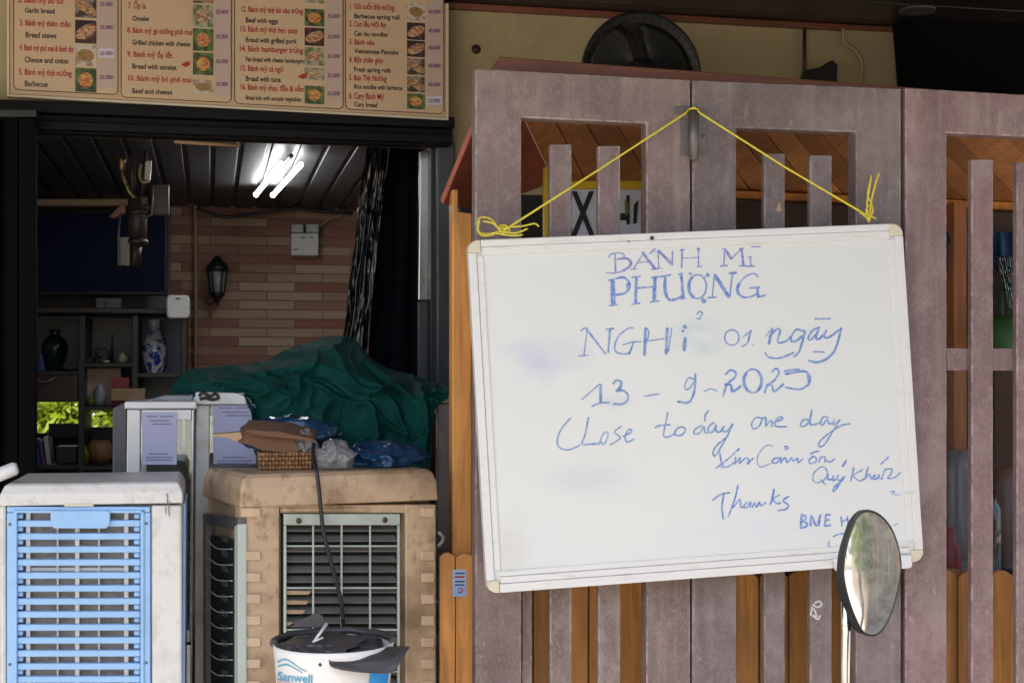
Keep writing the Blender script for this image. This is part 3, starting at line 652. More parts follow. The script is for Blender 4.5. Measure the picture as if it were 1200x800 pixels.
def zshelf(y): return P(0, y, YS).z
def onshelf(px, yshelf, Y):   # a point on a shelf board, at photo column px
    p = P(px, 430, Y); return Vector((p.x, Y, zshelf(yshelf)))
u6 = (P(160, 400, 6.65) - P(60, 400, 6.65)).x / 100     # metres per photo pixel at that depth
def vase(name, label, px, ysh, prof, m):
    return tag(MB().lathe([(r * u6, h * u6) for r, h in prof], onshelf(px, ysh, 6.68) , (0, 0, 1), 32).build(name, m), label, 'vase')
vase('vase', 'dark green glazed round vase on the left shelf', 64, 434.5, [(8, 0), (9, 2), (13, 14), (15.5, 26), (15, 33), (11, 40), (6.5, 43.5), (6, 46), (7.5, 50), (7, 50.2), (5, 46)], M['vasegreen'])
vase('vase', 'blue and white porcelain vase with a white neck on the right shelf', 181, 437, [(9.5, 0), (10.5, 2), (13, 12), (15, 24), (14.5, 36), (11, 45), (7.5, 50), (6.5, 54), (7.5, 62), (9, 66), (8.5, 66.2), (5.5, 60)], M['porcelain'])
tag(MB().prism([onshelf(44, 434.5, 6.56), onshelf(52, 434.5, 6.56), onshelf(48, 434.5, 6.58) + Vector((0, 0, 22 * u6)), onshelf(46, 434.5, 6.58) + Vector((0, 0, 22 * u6))], (0, .1, 0)).build('folded_card', M['books'], bev=.004), 'small blue folded card leaning by the green vase', 'card')
tag(MB().lathe([(r * u6, h * u6) for r, h in ((2, 0), (7, 2), (8, 4), (7.6, 4), (3, 2))], onshelf(80, 434.5, 6.56), (0, 0, 1), 20).build('dish', M['zinc']), 'small grey dish beside the green vase', 'dish')
t_ = thing('figurine', 'dark figurine with an upright stick on the middle shelf', 'figurine')
q = onshelf(119, 425, 6.6)
MB().box(q.x - 8 * u6, q.x + 8 * u6, 6.58, 6.68, q.z + .001, q.z + 18 * u6).box(q.x - 20 * u6, q.x - 8.2 * u6, 6.6, 6.66, q.z + .001, q.z + 7 * u6).lathe([(4 * u6, 0), (4 * u6, .02)], (q.x - 2 * u6, 6.579, q.z + 10 * u6), (0, -1, 0), 14).build('body', M['rubber'], t_, bev=.006)
MB().lathe([(2 * u6, 0), (1.6 * u6, 20 * u6), (.6 * u6, 36 * u6)], (q.x + 12 * u6, 6.62, q.z), (0, 0, 1), 10).build('stick', M['rubber'], t_)
q = onshelf(144, 425, 6.58); tag(MB().lathe([(r * u6, h * u6) for r, h in ((3, 0), (5.5, 3), (5.5, 9), (3.5, 11), (1, 14))], q, (0, 0, 1), 18).build('pot', M['cap']), 'small cream lidded pot on the middle shelf', 'pot')
q = onshelf(124, 425, 6.54); tag(MB().lathe([(r * u6, h * u6) for r, h in ((2, 0), (5, 3), (4.6, 3))], q, (0, 0, 1), 18).build('bowl', M['cap']), 'tiny cream bowl in front of the dark figurine', 'bowl')
# row below
def item(name, label, cat, x0, y0, x1, ysh, Y, d, m, group=None):
    a, b = P(x0, y0, Y), P(x1, y0, Y); z = zshelf(ysh)
    return tag(MB().box(a.x, b.x, Y, Y + d, z + .001, a.z).build(name, m, bev=.003), label, cat, group)
item('card_box', 'peach coloured card box at the back of the shelf', 'box', 102, 431, 142, 476, 6.6, .2, M['bookpink'])
item('card_box', 'small dark red card box in front of the peach box', 'box', 131, 442, 152, 476, 6.52, .075, M['bookred'])
item('book', 'thin blue book standing at the left end of the shelf', 'book', 97.5, 438, 101.5, 476, 6.56, .2, M['books'])
q = onshelf(117, 476, 6.545); tag(MB().lathe([(r * u6, h * u6) for r, h in ((6, 0), (7, 6), (7, 18), (4, 23), (4, 26))], q, (0, 0, 1), 20).build('glass_jar', M['lampglass']), 'squat grey glass jar in front of the peach box', 'jar')
q = onshelf(106, 476, 6.53); tag(MB().lathe([(r * u6, h * u6) for r, h in ((2, 0), (4.5, 4), (4, 9), (1, 11))], q, (0, 0, 1), 16).build('toy_ball', M['leaf2']), 'small lime green ornament by the jar', 'ornament')
item('carton', 'flat pale carton lying at the right of the jar', 'carton', 130, 455, 170, 470, 6.47, .03, M['cardedge'])
# bottom row
zf = zshelf(546)
def leanbook(px, wpx, h, lean, m, label):
    q = onshelf(px, 546, 6.56); w_ = wpx * u6
    return tag(MB().prism([q + Vector((0, 0, .001)), q + Vector((w_, 0, .001)), q + Vector((w_ - lean * u6, 0, h * u6)), q + Vector((-lean * u6, 0, h * u6))], (0, .18, 0)).build('book', m, bev=.002), label, 'book')
leanbook(43, 6, 30, 5, M['books'], 'dark blue book leaning at the left of the bottom shelf')
leanbook(50, 4, 29, 4, M['purple'], 'purple book leaning beside the dark blue one')
leanbook(55.5, 5, 33, 4, M['alu'], 'pale grey book leaning on the purple book')
item('card_box', 'dark box with a red stripe on the bottom shelf', 'box', 66, 523, 90, 546, 6.6, .12, M['brown'])
q = onshelf(118, 546, 6.6)
tag(MB().lathe([(r * u6, h * u6) for r, h in ((9, 0), (15, 8), (16, 16), (14, 24), (9, 29), (8, 28))], q, (0, 0, 1), 26).build('basket', M['wicker']), 'round brown woven basket on the bottom shelf', 'basket')
q = onshelf(97, 546, 6.5); 
tag(MB().lathe([(r * u6, h * u6) for r, h in ((4, 0), (4, 12), (4.5, 14), (1.4, 17), (1.4, 22))], onshelf(101, 546, 6.54), (0, 0, 1), 14).build('bottle', M['leaf2']), 'small lime bottle beside the woven basket', 'bottle')
q = P(125, 360, 6.52)
tag(MB().box(P(112, 360, 6.52).x, P(142, 360, 6.52).x, 6.52, 6.62, P(0, 360, 6.5).z + .001, P(0, 347.5, 6.52).z).box(P(123, 360, 6.5).x, P(125, 360, 6.5).x, 6.512, 6.519, P(0, 360, 6.5).z + .004, P(0, 349, 6.52).z).build('set_top_box', M['jamb'], bev=.003), 'small black box with a bright stripe on top of the shelf', 'set top box')

# black plastic sheeting and navy curtain in the dark part of the doorway
g = []
for i in range(70):
    v = i / 69; row = []
    xl = 429 + (389 - 429) * v + .6 * math.sin(v * 23); xr = 456 + (420 - 456) * v + .6 * math.sin(v * 17 + 1)
    for j in range(46):
        s_ = j / 45
        Y = 5.0 + .012 * math.sin(s_ * 17 + 5 * noise.noise(Vector((s_ * 2, v * 3.5, 21))) + .8 * math.sin(v * 5)) + .035 * abs(noise.noise(Vector((s_ * 6, v * 5, 3)))) + .016 * abs(noise.noise(Vector((s_ * 9 + v * 3, v * 12, 9))))
        row.append(P(xl + (xr - xl) * s_, 170 + v * 330, Y))
    g.append(row)
tag(MB().grid(g).build('plastic_sheet', M['blacksheet'], solid=.002), 'shiny crinkled black plastic sheet hanging aslant in the doorway', 'plastic sheet')
g = []
for i in range(30):
    v = i / 29; g.append([P(447 - 40 * v + (496 - 447 + 40 * v) * j / 50, 168 + v * 640, 5.06 + .006 * math.sin(j * .35 + .4 * math.sin(v * 4))) for j in range(51)])
tag(MB().grid(g).build('curtain', M['navycloth'], solid=.002), 'plain navy black curtain hanging in the right of the doorway', 'curtain')

# ================================================================== ELECTRIC FAN
t_ = thing('wall_fan', 'round black electric fan under the eave behind the wooden gate', 'fan')
YF = 4.28; c = P(752, 86, YF); u = (P(762, 86, YF) - c).x / 10
mb = MB(); mb.lathe([(1 * u, .10), (57 * u, .08), (69 * u, .02), (69.5 * u, 0), (68 * u, 0), (54 * u, .075), (1 * u, .085)], c, (0, 1, 0), 48); mb.build('rear_shroud', mat('fan_shroud', (.06, .055, .048), .5, var=.3), t_)
mb = MB()
for rr in (68.5, 60, 46, 32): mb.tube([c + Vector((rr * u * math.cos(a * math.pi / 24), -.035 if rr < 65 else -.004, rr * u * math.sin(a * math.pi / 24))) for a in range(49)], 1.5 * u if rr > 65 else .35 * u, 6, False)
for k in range(40):
    a = k * math.pi / 20; mb.tube([c + Vector((12 * u * math.cos(a), -.055, 12 * u * math.sin(a))), c + Vector((46 * u * math.cos(a), -.045, 46 * u * math.sin(a))), c + Vector((69 * u * math.cos(a), -.01, 69 * u * math.sin(a)))], .3 * u, 5)
mb.build('cage', M['black'], t_)
for k in range(3):
    a0 = R(22 + 120 * k); g = []
    for i in range(10):
        s_ = i / 9; rr = (14 + 46 * s_) * u; half = .34 + .55 * math.sin(min(1, s_ * 1.25) * math.pi * .62)
        g.append([c + Vector((rr * math.cos(a0 + half * (q - .5) * 2 + .35 * s_), .02 + .035 * (q - .5), rr * math.sin(a0 + half * (q - .5) * 2 + .35 * s_))) for q in [j / 8 for j in range(9)]])
    MB().grid(g).build('blade', M['black'], t_, solid=.003)
MB().lathe([(15 * u, .05), (16 * u, -.02), (13 * u, -.05), (.1 * u, -.058)], c, (0, 1, 0), 28).build('hub', M['black'], t_)
MB().tube([c + Vector((0, .08, 0)), c + Vector((0, YW - YF - .002, 0))], .03, 12).build('wall_arm', M['black'], t_)
# ================================================================== WOODEN FOOD CART behind the gate
cart = thing('food_cart', 'varnished orange wooden food cart with a boarded roof behind the gate', 'food cart')
# ridge board over the gate
MB().prism([P(577, 80, 3.30), P(586, 66.5, 3.30), P(1000, 97, 3.30), P(1340, 124, 3.30), P(1340, 142, 3.30), P(577, 90, 3.30)], (0, .03, 0)).build('ridge_board', M['redwood'], cart, bev=.003)
# roof boards sloping down to the back, and the hip at the left
A0, A1 = P(586, 80, 3.335), P(1340, 137, 3.335); C0, C1 = P(650, 214, 4.15), P(1500, 258, 4.15)
mb = MB(); n = 24
for k in range(n):
    f0, f1 = k / n, (k + .94) / n
    a, b, c, d = A0.lerp(A1, f0), A0.lerp(A1, f1), C0.lerp(C1, f1), C0.lerp(C1, f0)
    mb.cur = random.random(); mb.prism([a, b, c, d], (0, 0, .018))
mb.build('roof', M['soffit'], cart, bev=.002)
B0 = P(519, 240, 3.52)
MB().prism([A0 + Vector((-.002, 0, 0)), C0 + Vector((-.002, 0, 0)), P(560, 246, 3.75), B0], (-.008, 0, .012)).build('roof_hip', M['hip'], cart, bev=.002)
# eave rails at the back and beams
mb = MB(); mb.cur = .9
mb.prism([P(640, 214, 4.1), P(1500, 250, 4.1), P(1500, 260, 4.1), P(640, 223, 4.1)], (0, .04, 0)); mb.build('back_rail', M['orange'], cart, bev=.003)
MB().prism([P(640, 226, 4.06), P(1500, 262, 4.06), P(1500, 292, 4.06), P(640, 262, 4.06)], (0, .05, 0)).build('back_beam', M['darkwood'], cart, bev=.003)
# corner post: upper narrow board, lower wide board with rounded top
YC = 3.46
def plank(x0, x1, ytop, yb, Y, th, mb, arch=4):
    pts = [(x0, yb)] + [(x0 + (x1 - x0) * k / 8, ytop + arch * (1 - math.sin(math.pi * k / 8))) for k in range(9)] + [(x1, yb)]
    mb.cur = random.random(); mb.slab(pts, Y, th)
def zpx(z, Y, x=600):   # photo row of height z at that depth (near column x)
    lo, hi = -2000, 4000
    for _ in range(50):
        m_ = (lo + hi) / 2
        if P(x, m_, Y).z > z: lo = m_
        else: hi = m_
    return lo
yb = zpx(FL, YC)
mb = MB(); mb.slab([(530, 334), (530, 222), (537, 222), (537, 248), (553, 250), (553, 800), (530, 800)], YC + .02, .05); mb.build('post', M['orange'], cart, bev=.003)
mb = MB(); plank(515, 533.5, 647, yb, YC, .018, mb, 5); plank(534.5, 556, 648, yb, YC, .018, mb, 5); build_each(mb, 'corner_board', M['orange'], cart, .0025)
# plank front with scalloped tops
mb = MB(); x = 557.5; k = 0
while x < 1640:
    wd = 33 + random.uniform(-2.5, 2.5); plank(x, x + wd - 1.6, 667 + random.uniform(-1, 1), yb, YC + random.uniform(0, .008), .018, mb, 7 + 3 * random.random()); x += wd
mb.build('front_panel', M['orange'], cart, bev=.0025)
xa, xe = P(520, 700, YC).x, P(1650, 700, YC).x
mb = MB()
for k in range(7):
    xx = xa + .05 + k * .32; mb.cur = random.random(); mb.box(xx, xx + .075, YC + .03, YC + .07, FL, P(900, 676, YC).z)
build_each(mb, 'front_batten', M['orange_red'], cart, .003)
MB().box(xa, xe, YC + .075, 4.2, P(900, 700, YC).z - .03, P(900, 700, YC).z).build('counter_top', M['steel'], cart, bev=.003)
MB().box(xa, xe, 4.14, 4.2, FL, P(900, 700, YC).z - .032).build('rear_panel', M['brown'], cart)
for q_ in (1118, 1340): MB().slab(rc(q_, 236, q_ + 15, 640), 4.0, .05).build('rear_post', M['orange_red'], cart, bev=.003)
mb = MB(); mb.sheet(rc(1105, 408, 1330, 665), 3.56); mb.build('glass_front', M['glass'], cart)
ctop = P(900, 700, YC).z
# what stands on the cart, seen through the right-hand leaf
def jar(px, Y, r, h, m, name, label, cat, prof=None):
    q = P(px, 600, Y); q.z = ctop
    return tag(MB().lathe([(a * r, b * h) for a, b in (prof or ((.9, .002), (1, .05), (1, .8), (.75, .88), (.75, 1)))], q, (0, 0, 1), 20).build(name, m), label, cat)
jar(1125, 3.72, .045, .36, M['lampglass'], 'steel_canister', 'tall grey canister behind the third gate leaf', 'canister')
jar(1180, 3.8, .05, .30, M['zinc'], 'steel_canister', 'short dull metal canister behind the third gate leaf', 'canister')
jar(1113, 3.64, .03, .15, M['bookred'], 'sauce_bottle', 'dark red bottle low behind the third gate leaf', 'bottle', ((.9, 0), (1, .05), (1, .6), (.4, .8), (.4, 1)))
jar(1153, 3.74, .05, .24, M['glass'], 'glass_jar', 'clear glass jar between the canisters', 'jar')
tag(MB().lathe([(.001, -.07), (.05, -.05), (.07, 0), (.05, .055), (.001, .07)], P(1174, 397, 3.9), (0, -.6, 1), 20).tube([P(1174, 380, 3.9), P(1176, 300, 4.02)], .004, 5).build('green_basin', M['green']), 'green plastic basin hanging behind the third gate leaf', 'basin')
g = []
for i in range(24):
    v = i / 23; g.append([P(1106 + 100 * j / 40, 272 + v * 46, 4.03 + .012 * math.sin(j * 1.1) + .01 * noise.noise(Vector((j * .2, v * 3, 1)))) for j in range(41)])
tag(MB().grid(g).build('blue_cloth', M['bluecloth'], solid=.002), 'dark blue cloth hanging under the cart roof', 'cloth')
g = []
for i in range(40):
    v = i / 39; g.append([P(1168 + 20 * v + 26 * j / 24, 300 + v * 95, 3.95 + .02 * math.sin(j * 1.3 + v * 3) + .02 * noise.noise(Vector((j * .3, v * 5, 4)))) for j in range(25)])
tag(MB().grid(g).build('hanging_bag', M['glassgreen'], solid=.001), 'clear plastic bag hanging beside the green basin', 'bag')
# near-black sheet standing in for the shade inside the stall
MB().box(xa + .2, xe, 4.36, 4.40, FL, P(900, 236, 4.36).z).build('shade_sheet', M['dark'], cart)
# hanging sign with yellow border
t_ = thing('cart_sign', 'white sign with yellow border and black EX lettering behind the gate', 'sign')
YG = 3.62; SP = YP(YG)
MB().slab(rc(641, 222, 751, 300), YG, .012).build('sign_panel', M['signwhite'], t_)
MB().slab(rc(638, 212, 754, 221.4), YG - .006, .02).slab(rc(638, 196, 642, 300), YG - .008, .02).build('sign_border', M['string2'], t_, bev=.001)
mb = MB(); text(mb, 'EX', 655, 697, 275, 52, SP, -.002); text(mb, 'I', 734, 738, 262, 34, SP, -.002); mb.slab(rc(727, 250, 735, 258), SP, .001, -.0025); mb.slab([(743, 240), (748, 234), (746, 262), (742, 262)], SP, .001, -.0025); mb.build('lettering', M['ink'], t_)
MB().slab([(732, 234), (737, 238), (737, 250), (733, 254)], SP, .001, -.0028).build('green_mark', M['leaf2'], t_)
# sticker on the cart
t_ = thing('sticker', 'small pale blue printed sticker on the orange corner board', 'sticker')
KP = YP(YC); MB().slab(rc(530.3, 667, 546.5, 698.5), KP, .0012, -.0016).build('paper', M['stick'], t_)
MB().sheet(rc(530.8, 687, 546, 698), KP, -.0024).build('blue_block', M['blueplastic'], t_)
mb = MB()
for y in (670.5, 680, 684): mb.sheet(rc(533, y, 544.5, y + 1.8), KP, -.0026)
mb.build('blue_line', M['books'], t_)
MB().sheet(rc(533, 674.5, 544.5, 676.5), KP, -.0026).ribbon(smooth([(537, 690), (540, 689), (542, 691), (540, 694), (537, 693)], 4), 1.5, KP, -.003).build('red_mark', M['red'], t_)

# ================================================================== FOLDING GATE
YGT = 3.20; TH = .045
GP = YP(YGT)
yfl = zpx(FL + .02, YGT)
def leaf(label, m, outer, top, inner, slats, strips=(), mid=None, railb=None):
    """outer: left/right edge; inner: opening left/right; top: (y at left, y at right); slats: (x0, x1, ytop)"""
    t = thing('gate_leaf', label, 'gate', 'leaves of the folding gate')
    x0, x1 = outer; i0, i1, it0, it1 = inner; ty = lambda x: top[0] + (top[1] - top[0]) * (x - x0) / (x1 - x0)
    iy = lambda x: it0 + (it1 - it0) * (x - i0) / (i1 - i0)
    MB().slab([(x0, ty(x0)), (x1, ty(x1)), (x1, yfl), (i1, yfl), (i1, iy(i1)), (i0, iy(i0)), (i0, yfl), (x0, yfl)], GP, TH).build('frame', m, t, bev=.003)
    ry = mid or (400, 428)
    MB().slab(rc(i0 + .25, ry[0], i1 - .25, ry[1]), GP, .022, .0225).build('middle_rail', m, t, bev=.003)
    MB().slab(rc(i0 + .25, yfl - 130, i1 - .25, yfl - 60), GP, .022, .0225).build('bottom_rail', m, t, bev=.003)
    for a, b, yt in slats: MB().slab(rc(a, yt, b, yfl - 30), GP, .02, .001).build('slat', m, t, bev=.003)
    for a, b, yt in strips: MB().slab(rc(a, yt, b, yfl - 30), GP, .018, .026).build('strip', m, t, bev=.002)
    return t
g1 = leaf('left grey brown gate leaf behind the left half of the whiteboard', M['gate1'], (557, 809), (80.5, 94), (611, 757.5, 138, 145), [(644.5, 670, 169), (701, 727, 171)], [(612, 623.5, 420)])
g2 = leaf('middle grey gate leaf behind the right half of the whiteboard', M['gate2'], (811.5, 1056), (94, 104), (863, 1003, 150, 155), [(895.5, 920, 180), (949.5, 975, 182)])
g3 = leaf('right mauve gate leaf at the photo edge with a bare middle rail', M['gate3'], (1061, 1335), (103, 119), (1109.5, 1282, 156, 164), [(1138.5, 1164, 187), (1191.5, 1217, 190), (1244, 1269, 193)], mid=(408, 434))
mb = MB(); hx = P(813, 158, YGT).x
mb.tube([P(813, 130, YGT - .012), P(813, 185, YGT - .012)], .0115, 14)
mb.tube([P(813, 183.5, YGT - .012), P(813, 188, YGT - .012)], [.0115, .006], 12)
mb.build('hinge_barrel', M['zinc'], g1)
MB().slab(rc(790, 125, 807, 134), GP, .003, -.0035).slab(rc(798, 140, 808, 182), GP, .003, -.0035).build('hinge_plate', M['zinc'], g1, bev=.001)
MB().slab(rc(815, 128, 829, 180), GP, .003, -.0035).lathe([(.004, 0), (.004, -.006), (.001, -.008)], P(824, 160, YGT - .003), (0, 1, 0), 8).build('hinge_plate', M['zinc'], g2, bev=.001)

mb = MB()
for pts in ([(955, 706), (960, 704), (963, 708), (958, 711), (953, 708)], [(954, 713), (957, 722), (952, 720), (958, 725), (961, 721)], [(952, 711), (950, 720)]): mb.ribbon(smooth(pts, 4), 2.2, GP, -.0006)
mb.build('paint_mark', M['alu'], g2)
MB().sheet([(912, 238), (915, 238), (915, 243), (917, 246), (912, 249), (909, 246)], GP, -.0004).build('bare_chip', M['cardedge'], g2)
# ================================================================== WHITEBOARD
wb = thing('whiteboard', 'large white message board with blue handwriting hung on the gate', 'whiteboard')
YWB = 3.13; BP = YP(YWB); YF_ = YWB - .008
TL, TR, BR, BL = (548, 281.5), (1057.5, 261.5), (1083, 657.5), (571, 695.5)
def bl(u, v):   # position on the board, 0..1 across and down
    a = (TL[0] + (TR[0] - TL[0]) * u, TL[1] + (TR[1] - TL[1]) * u); b = (BL[0] + (BR[0] - BL[0]) * u, BL[1] + (BR[1] - BL[1]) * u)
    return (a[0] + (b[0] - a[0]) * v, a[1] + (b[1] - a[1]) * v)
def bquad(u0, v0, u1, v1): return [bl(u0, v0), bl(u1, v0), bl(u1, v1), bl(u0, v1)]
MB().slab(bquad(.012, .012, .988, .985), YWB, .014).build('writing_surface', boardmat(), wb)
fx, fy, fb = .034, .044, .062; e = .0012
ins = .010
def rail(q, steps, nm='frame_rail'):
    mb = MB()
    for (u0, v0, u1, v1), o, th in steps: mb.slab(bquad(u0, v0, u1, v1), BP, th, o)
    return mb.build(nm, M['board_frame'], wb, bev=.0018)
cu, cv = .030, .036
rail(0, [((cu, 0, 1 - cu, fy * .45), -.008, .024), ((cu + .001, fy * .47, 1 - cu - .001, fy), -.005, .019)])
rail(0, [((cu, 1 - fb * .40, 1 - cu, 1), -.008, .024), ((cu + .001, 1 - fb * .72, 1 - cu - .001, 1 - fb * .42), -.006, .020), ((cu + .001, 1 - fb, 1 - cu - .001, 1 - fb * .74), -.0035, .016)])
rail(0, [((0, cv, fx * .55, 1 - cv), -.008, .024), ((fx * .57, fy + .002, fx, 1 - fb - .002), -.005, .019)])
rail(0, [((1 - fx * .55, cv, 1, 1 - cv), -.008, .024), ((1 - fx, fy + .002, 1 - fx * .57, 1 - fb - .002), -.005, .019)])
for sx, sy in ((0, 0), (1, 0), (1, 1), (0, 1)):
    pts = []; r_u, r_v = .024, .030
    arc = [(r_u - r_u * math.cos(R(a)), r_v - r_v * math.sin(R(a))) for a in range(0, 91, 15)]
    poly = arc + [(cu - .0006, 0), (cu - .0006, cv - .0006), (0, cv - .0006)]
    poly = [(abs(sx - u_), abs(sy - v_)) for u_, v_ in poly]
    MB().slab([bl(u_, v_) for u_, v_ in poly], BP, .026, -.0095).build('corner_cap', M['cap'], wb, bev=.0025, seg=3)
MB().slab([(977, 655), (986, 654.5), (1068, 650), (1070, 663), (1067, 665.5), (987, 673), (980, 668)], BP, .014, -.0225).build('pen_ledge', M['board_frame'], wb, bev=.003)
MB().lathe([(.0045, .002), (.004, -.004), (.001, -.006)], P(764, 279, YF_ - .001), (0, 1, 0), 12).lathe([(.002, .002), (.001, -.003)], P(737, 283, YF_ - .001), (0, 1, 0), 10).build('screw', M['rubber'], wb)
# --- the handwriting, stroke by stroke
def Z(x0, y0, k): return lambda p: (x0 + p[0] / k, y0 + p[1] / k)
def el(cx, cy, rx, ry, a0=0, a1=360, n=20): return [(cx + rx * math.cos(R(a0 + (a1 - a0) * i / n)), cy + ry * math.sin(R(a0 + (a1 - a0) * i / n))) for i in range(n + 1)]
_off = [0]
def write(zf, k, strokes, m, label, fat=1.0):
    mb = MB()
    for wd, pts in strokes:
        pts = [zf(p) for p in pts]; sp = smooth(pts, 7) if len(pts) > 2 else [tuple(pts[0][q] + (pts[1][q] - pts[0][q]) * i / 8 for q in (0, 1)) for i in range(9)]
        n = len(sp); sp = [(x + .12 * noise.noise(Vector((x * .3, y * .3, 1))), y + .12 * noise.noise(Vector((x * .3, y * .3, 7)))) for x, y in sp]
        base = wd / k * 1.28 * fat; ws = [max(.55, base * (.9 + .28 * noise.noise(Vector((x * .12, y * .12, wd))))) for x, y in sp]
        _off[0] += 1; mb.ribbon(sp, ws, BP, -.0003 - .00009 * (_off[0] % 9))
    o = mb.build('handwriting', m, wb); o['label'] = label; return o
zA = Z(700, 280, 6)
write(zA, 6, [(11, [(125, 108), (128, 225)]), (8, [(80, 128), (100, 106), (150, 98), (183, 106), (188, 124), (165, 140), (140, 145)]), (14, [(150, 140), (205, 137), (236, 162), (225, 195), (180, 225)]), (8, [(180, 225), (120, 240), (65, 236)]),
 (7, [(237, 214), (275, 210)]), (7, [(255, 207), (325, 100)]), (17, [(320, 98), (402, 205)]), (8, [(385, 213), (430, 208)]), (6, [(285, 166), (365, 160)]), (10, [(372, 102), (408, 66)]),
 (8, [(426, 86), (432, 200)]), (7, [(405, 90), (445, 85)]), (7, [(412, 208), (450, 205)]), (17, [(432, 84), (524, 176)]), (9, [(529, 86), (525, 170)]),
 (9, [(597, 75), (593, 200)]), (7, [(580, 78), (615, 75)]), (6, [(595, 136), (712, 130)]), (8, [(712, 72), (711, 192)]), (18, [(708, 74), (713, 70)]), (6, [(695, 195), (738, 193)]),
 (6, [(875, 70), (905, 68)]), (8, [(895, 72), (890, 185)]), (10, [(870, 190), (912, 187)]), (14, [(900, 74), (940, 138)]), (7, [(942, 140), (1010, 72)]), (6, [(1000, 68), (1032, 66)]), (14, [(1014, 72), (1028, 185)]), (9, [(1000, 190), (1047, 187)]),
 (12, [(1075, 128), (1080, 186)]), (6, [(1060, 129), (1086, 124)]), (8, [(1053, 193), (1106, 190)]), (7, [(1085, 55), (1146, 53)])], M['ink1'], 'violet capitals reading BÁNH MÌ')
write(zA, 6, [(27, [(108, 300), (112, 455)]), (8, [(80, 290), (140, 276)]), (9, [(85, 469), (140, 463)]), (13, [(120, 282), (180, 270), (220, 298), (226, 345), (190, 383), (130, 392)]), (22, [(214, 320), (220, 352)]),
 (18, [(275, 268), (268, 450)]), (9, [(245, 269), (302, 262)]), (9, [(243, 459), (299, 450)]), (9, [(275, 346), (400, 336)]), (22, [(405, 275), (400, 432)]), (9, [(383, 271), (431, 265)]), (9, [(374, 443), (431, 435)]),
 (11, [(445, 266), (513, 253)]), (20, [(478, 264), (476, 340), (486, 402)]), (13, [(484, 398), (510, 428), (560, 421), (600, 396)]), (17, [(590, 247), (604, 415)]), (9, [(570, 250), (599, 240)]), (8, [(588, 423), (618, 415)]), (15, [(650, 242), (656, 246)]),
 (9, el(705, 335, 62, 84)), (19, el(703, 335, 60, 84, 120, 230, 10)), (22, [(775, 248), (779, 255)]), (8, [(755, 272), (775, 252)]), (28, [(746, 433), (751, 437)]),
 (8, [(825, 247), (808, 405)]), (9, [(780, 413), (833, 408)]), (21, [(828, 255), (922, 405)]), (9, [(951, 245), (931, 408)]), (13, [(930, 241), (976, 237)]),
 (9, [(1130, 266), (1100, 243), (1040, 266), (990, 328)]), (19, [(1000, 310), (984, 350), (992, 385)]), (11, [(988, 380), (1030, 410), (1090, 402), (1130, 376)]), (9, [(1070, 346), (1142, 338)]), (17, [(1126, 342), (1130, 402)]), (9, [(1128, 410), (1182, 395)])], M['ink2'], 'bold blue capitals reading PHƯỢNG')
zB = Z(670, 360, 1200 / 180); kB = 1200 / 180; zC = Z(840, 360, 1067 / 160); kC = kB
write(zB, kB, [(10, [(75, 182), (90, 168), (112, 160)]), (8, [(122, 172), (95, 370)]), (9, [(55, 380), (125, 373)]), (14, [(110, 162), (264, 362)]), (15, [(300, 168), (285, 350)]), (12, [(270, 172), (326, 165)]),
 (10, [(480, 161), (440, 166), (370, 222), (336, 300), (350, 350), (420, 365), (456, 346)]), (9, [(400, 292), (470, 272), (540, 268)]), (13, [(480, 282), (450, 362)]),
 (20, [(576, 165), (568, 368)]), (8, [(585, 165), (602, 190), (598, 225), (578, 290)]), (8, [(600, 261), (722, 245)]), (22, [(746, 170), (738, 356)]), (9, [(781, 165), (756, 340)]),
 (26, [(883, 150), (887, 155)]), (14, [(866, 183), (870, 188)]), (22, [(886, 243), (878, 332)]), (9, [(978, 52), (1000, 32), (1023, 48), (1006, 70), (1000, 92), (978, 86)])], M['ink3'], 'faint blue capitals reading NGHỈ')
write(zC, kC, [(8, el(118, 236, 56, 60)), (12, [(266, 185), (246, 268)]), (7, [(200, 236), (266, 186)]), (8, [(195, 306), (225, 292), (246, 268)]), (9, [(283, 293), (289, 294)]),
 (7, [(380, 226), (430, 166)]), (17, [(433, 168), (408, 283)]), (12, [(410, 232), (470, 170), (496, 182), (480, 240), (482, 276), (540, 265), (575, 230)]),
 (14, [(680, 186), (620, 176), (580, 235), (586, 265), (620, 262), (672, 222)]), (15, [(690, 186), (670, 262), (645, 342), (605, 385)]), (12, [(380, 356), (400, 386), (470, 399), (540, 381), (596, 355)]),
 (13, [(790, 160), (745, 186), (714, 240), (735, 252), (786, 200)]), (15, [(800, 156), (775, 240), (800, 246), (842, 205)]), (13, [(855, 182), (840, 230), (880, 233), (950, 180)]), (16, [(970, 165), (955, 240), (920, 340), (860, 402), (780, 430), (720, 416)]),
 (9, [(765, 91), (887, 89)]), (10, [(755, 347), (842, 350)])], M['ink2'], 'blue handwriting reading 01 ngày')
write(zB, kB, [(8, [(80, 720), (150, 660), (215, 600)]), (19, [(226, 605), (225, 742)]), (11, [(160, 772), (220, 748), (292, 742)]), (13, [(325, 596), (350, 570), (386, 582), (385, 615), (345, 656), (400, 650), (440, 686), (430, 731), (390, 756), (328, 754)]), (20, [(390, 585), (375, 640)]),
 (10, [(572, 693), (682, 676)]), (10, [(955, 562), (915, 550), (885, 600), (890, 640), (922, 630), (956, 580)]), (15, [(966, 522), (960, 640), (936, 716), (900, 745), (830, 736)]), (9, [(1040, 656), (1085, 637), (1132, 651)])], M['ink3'], 'blue figures reading 13 - 9 -')
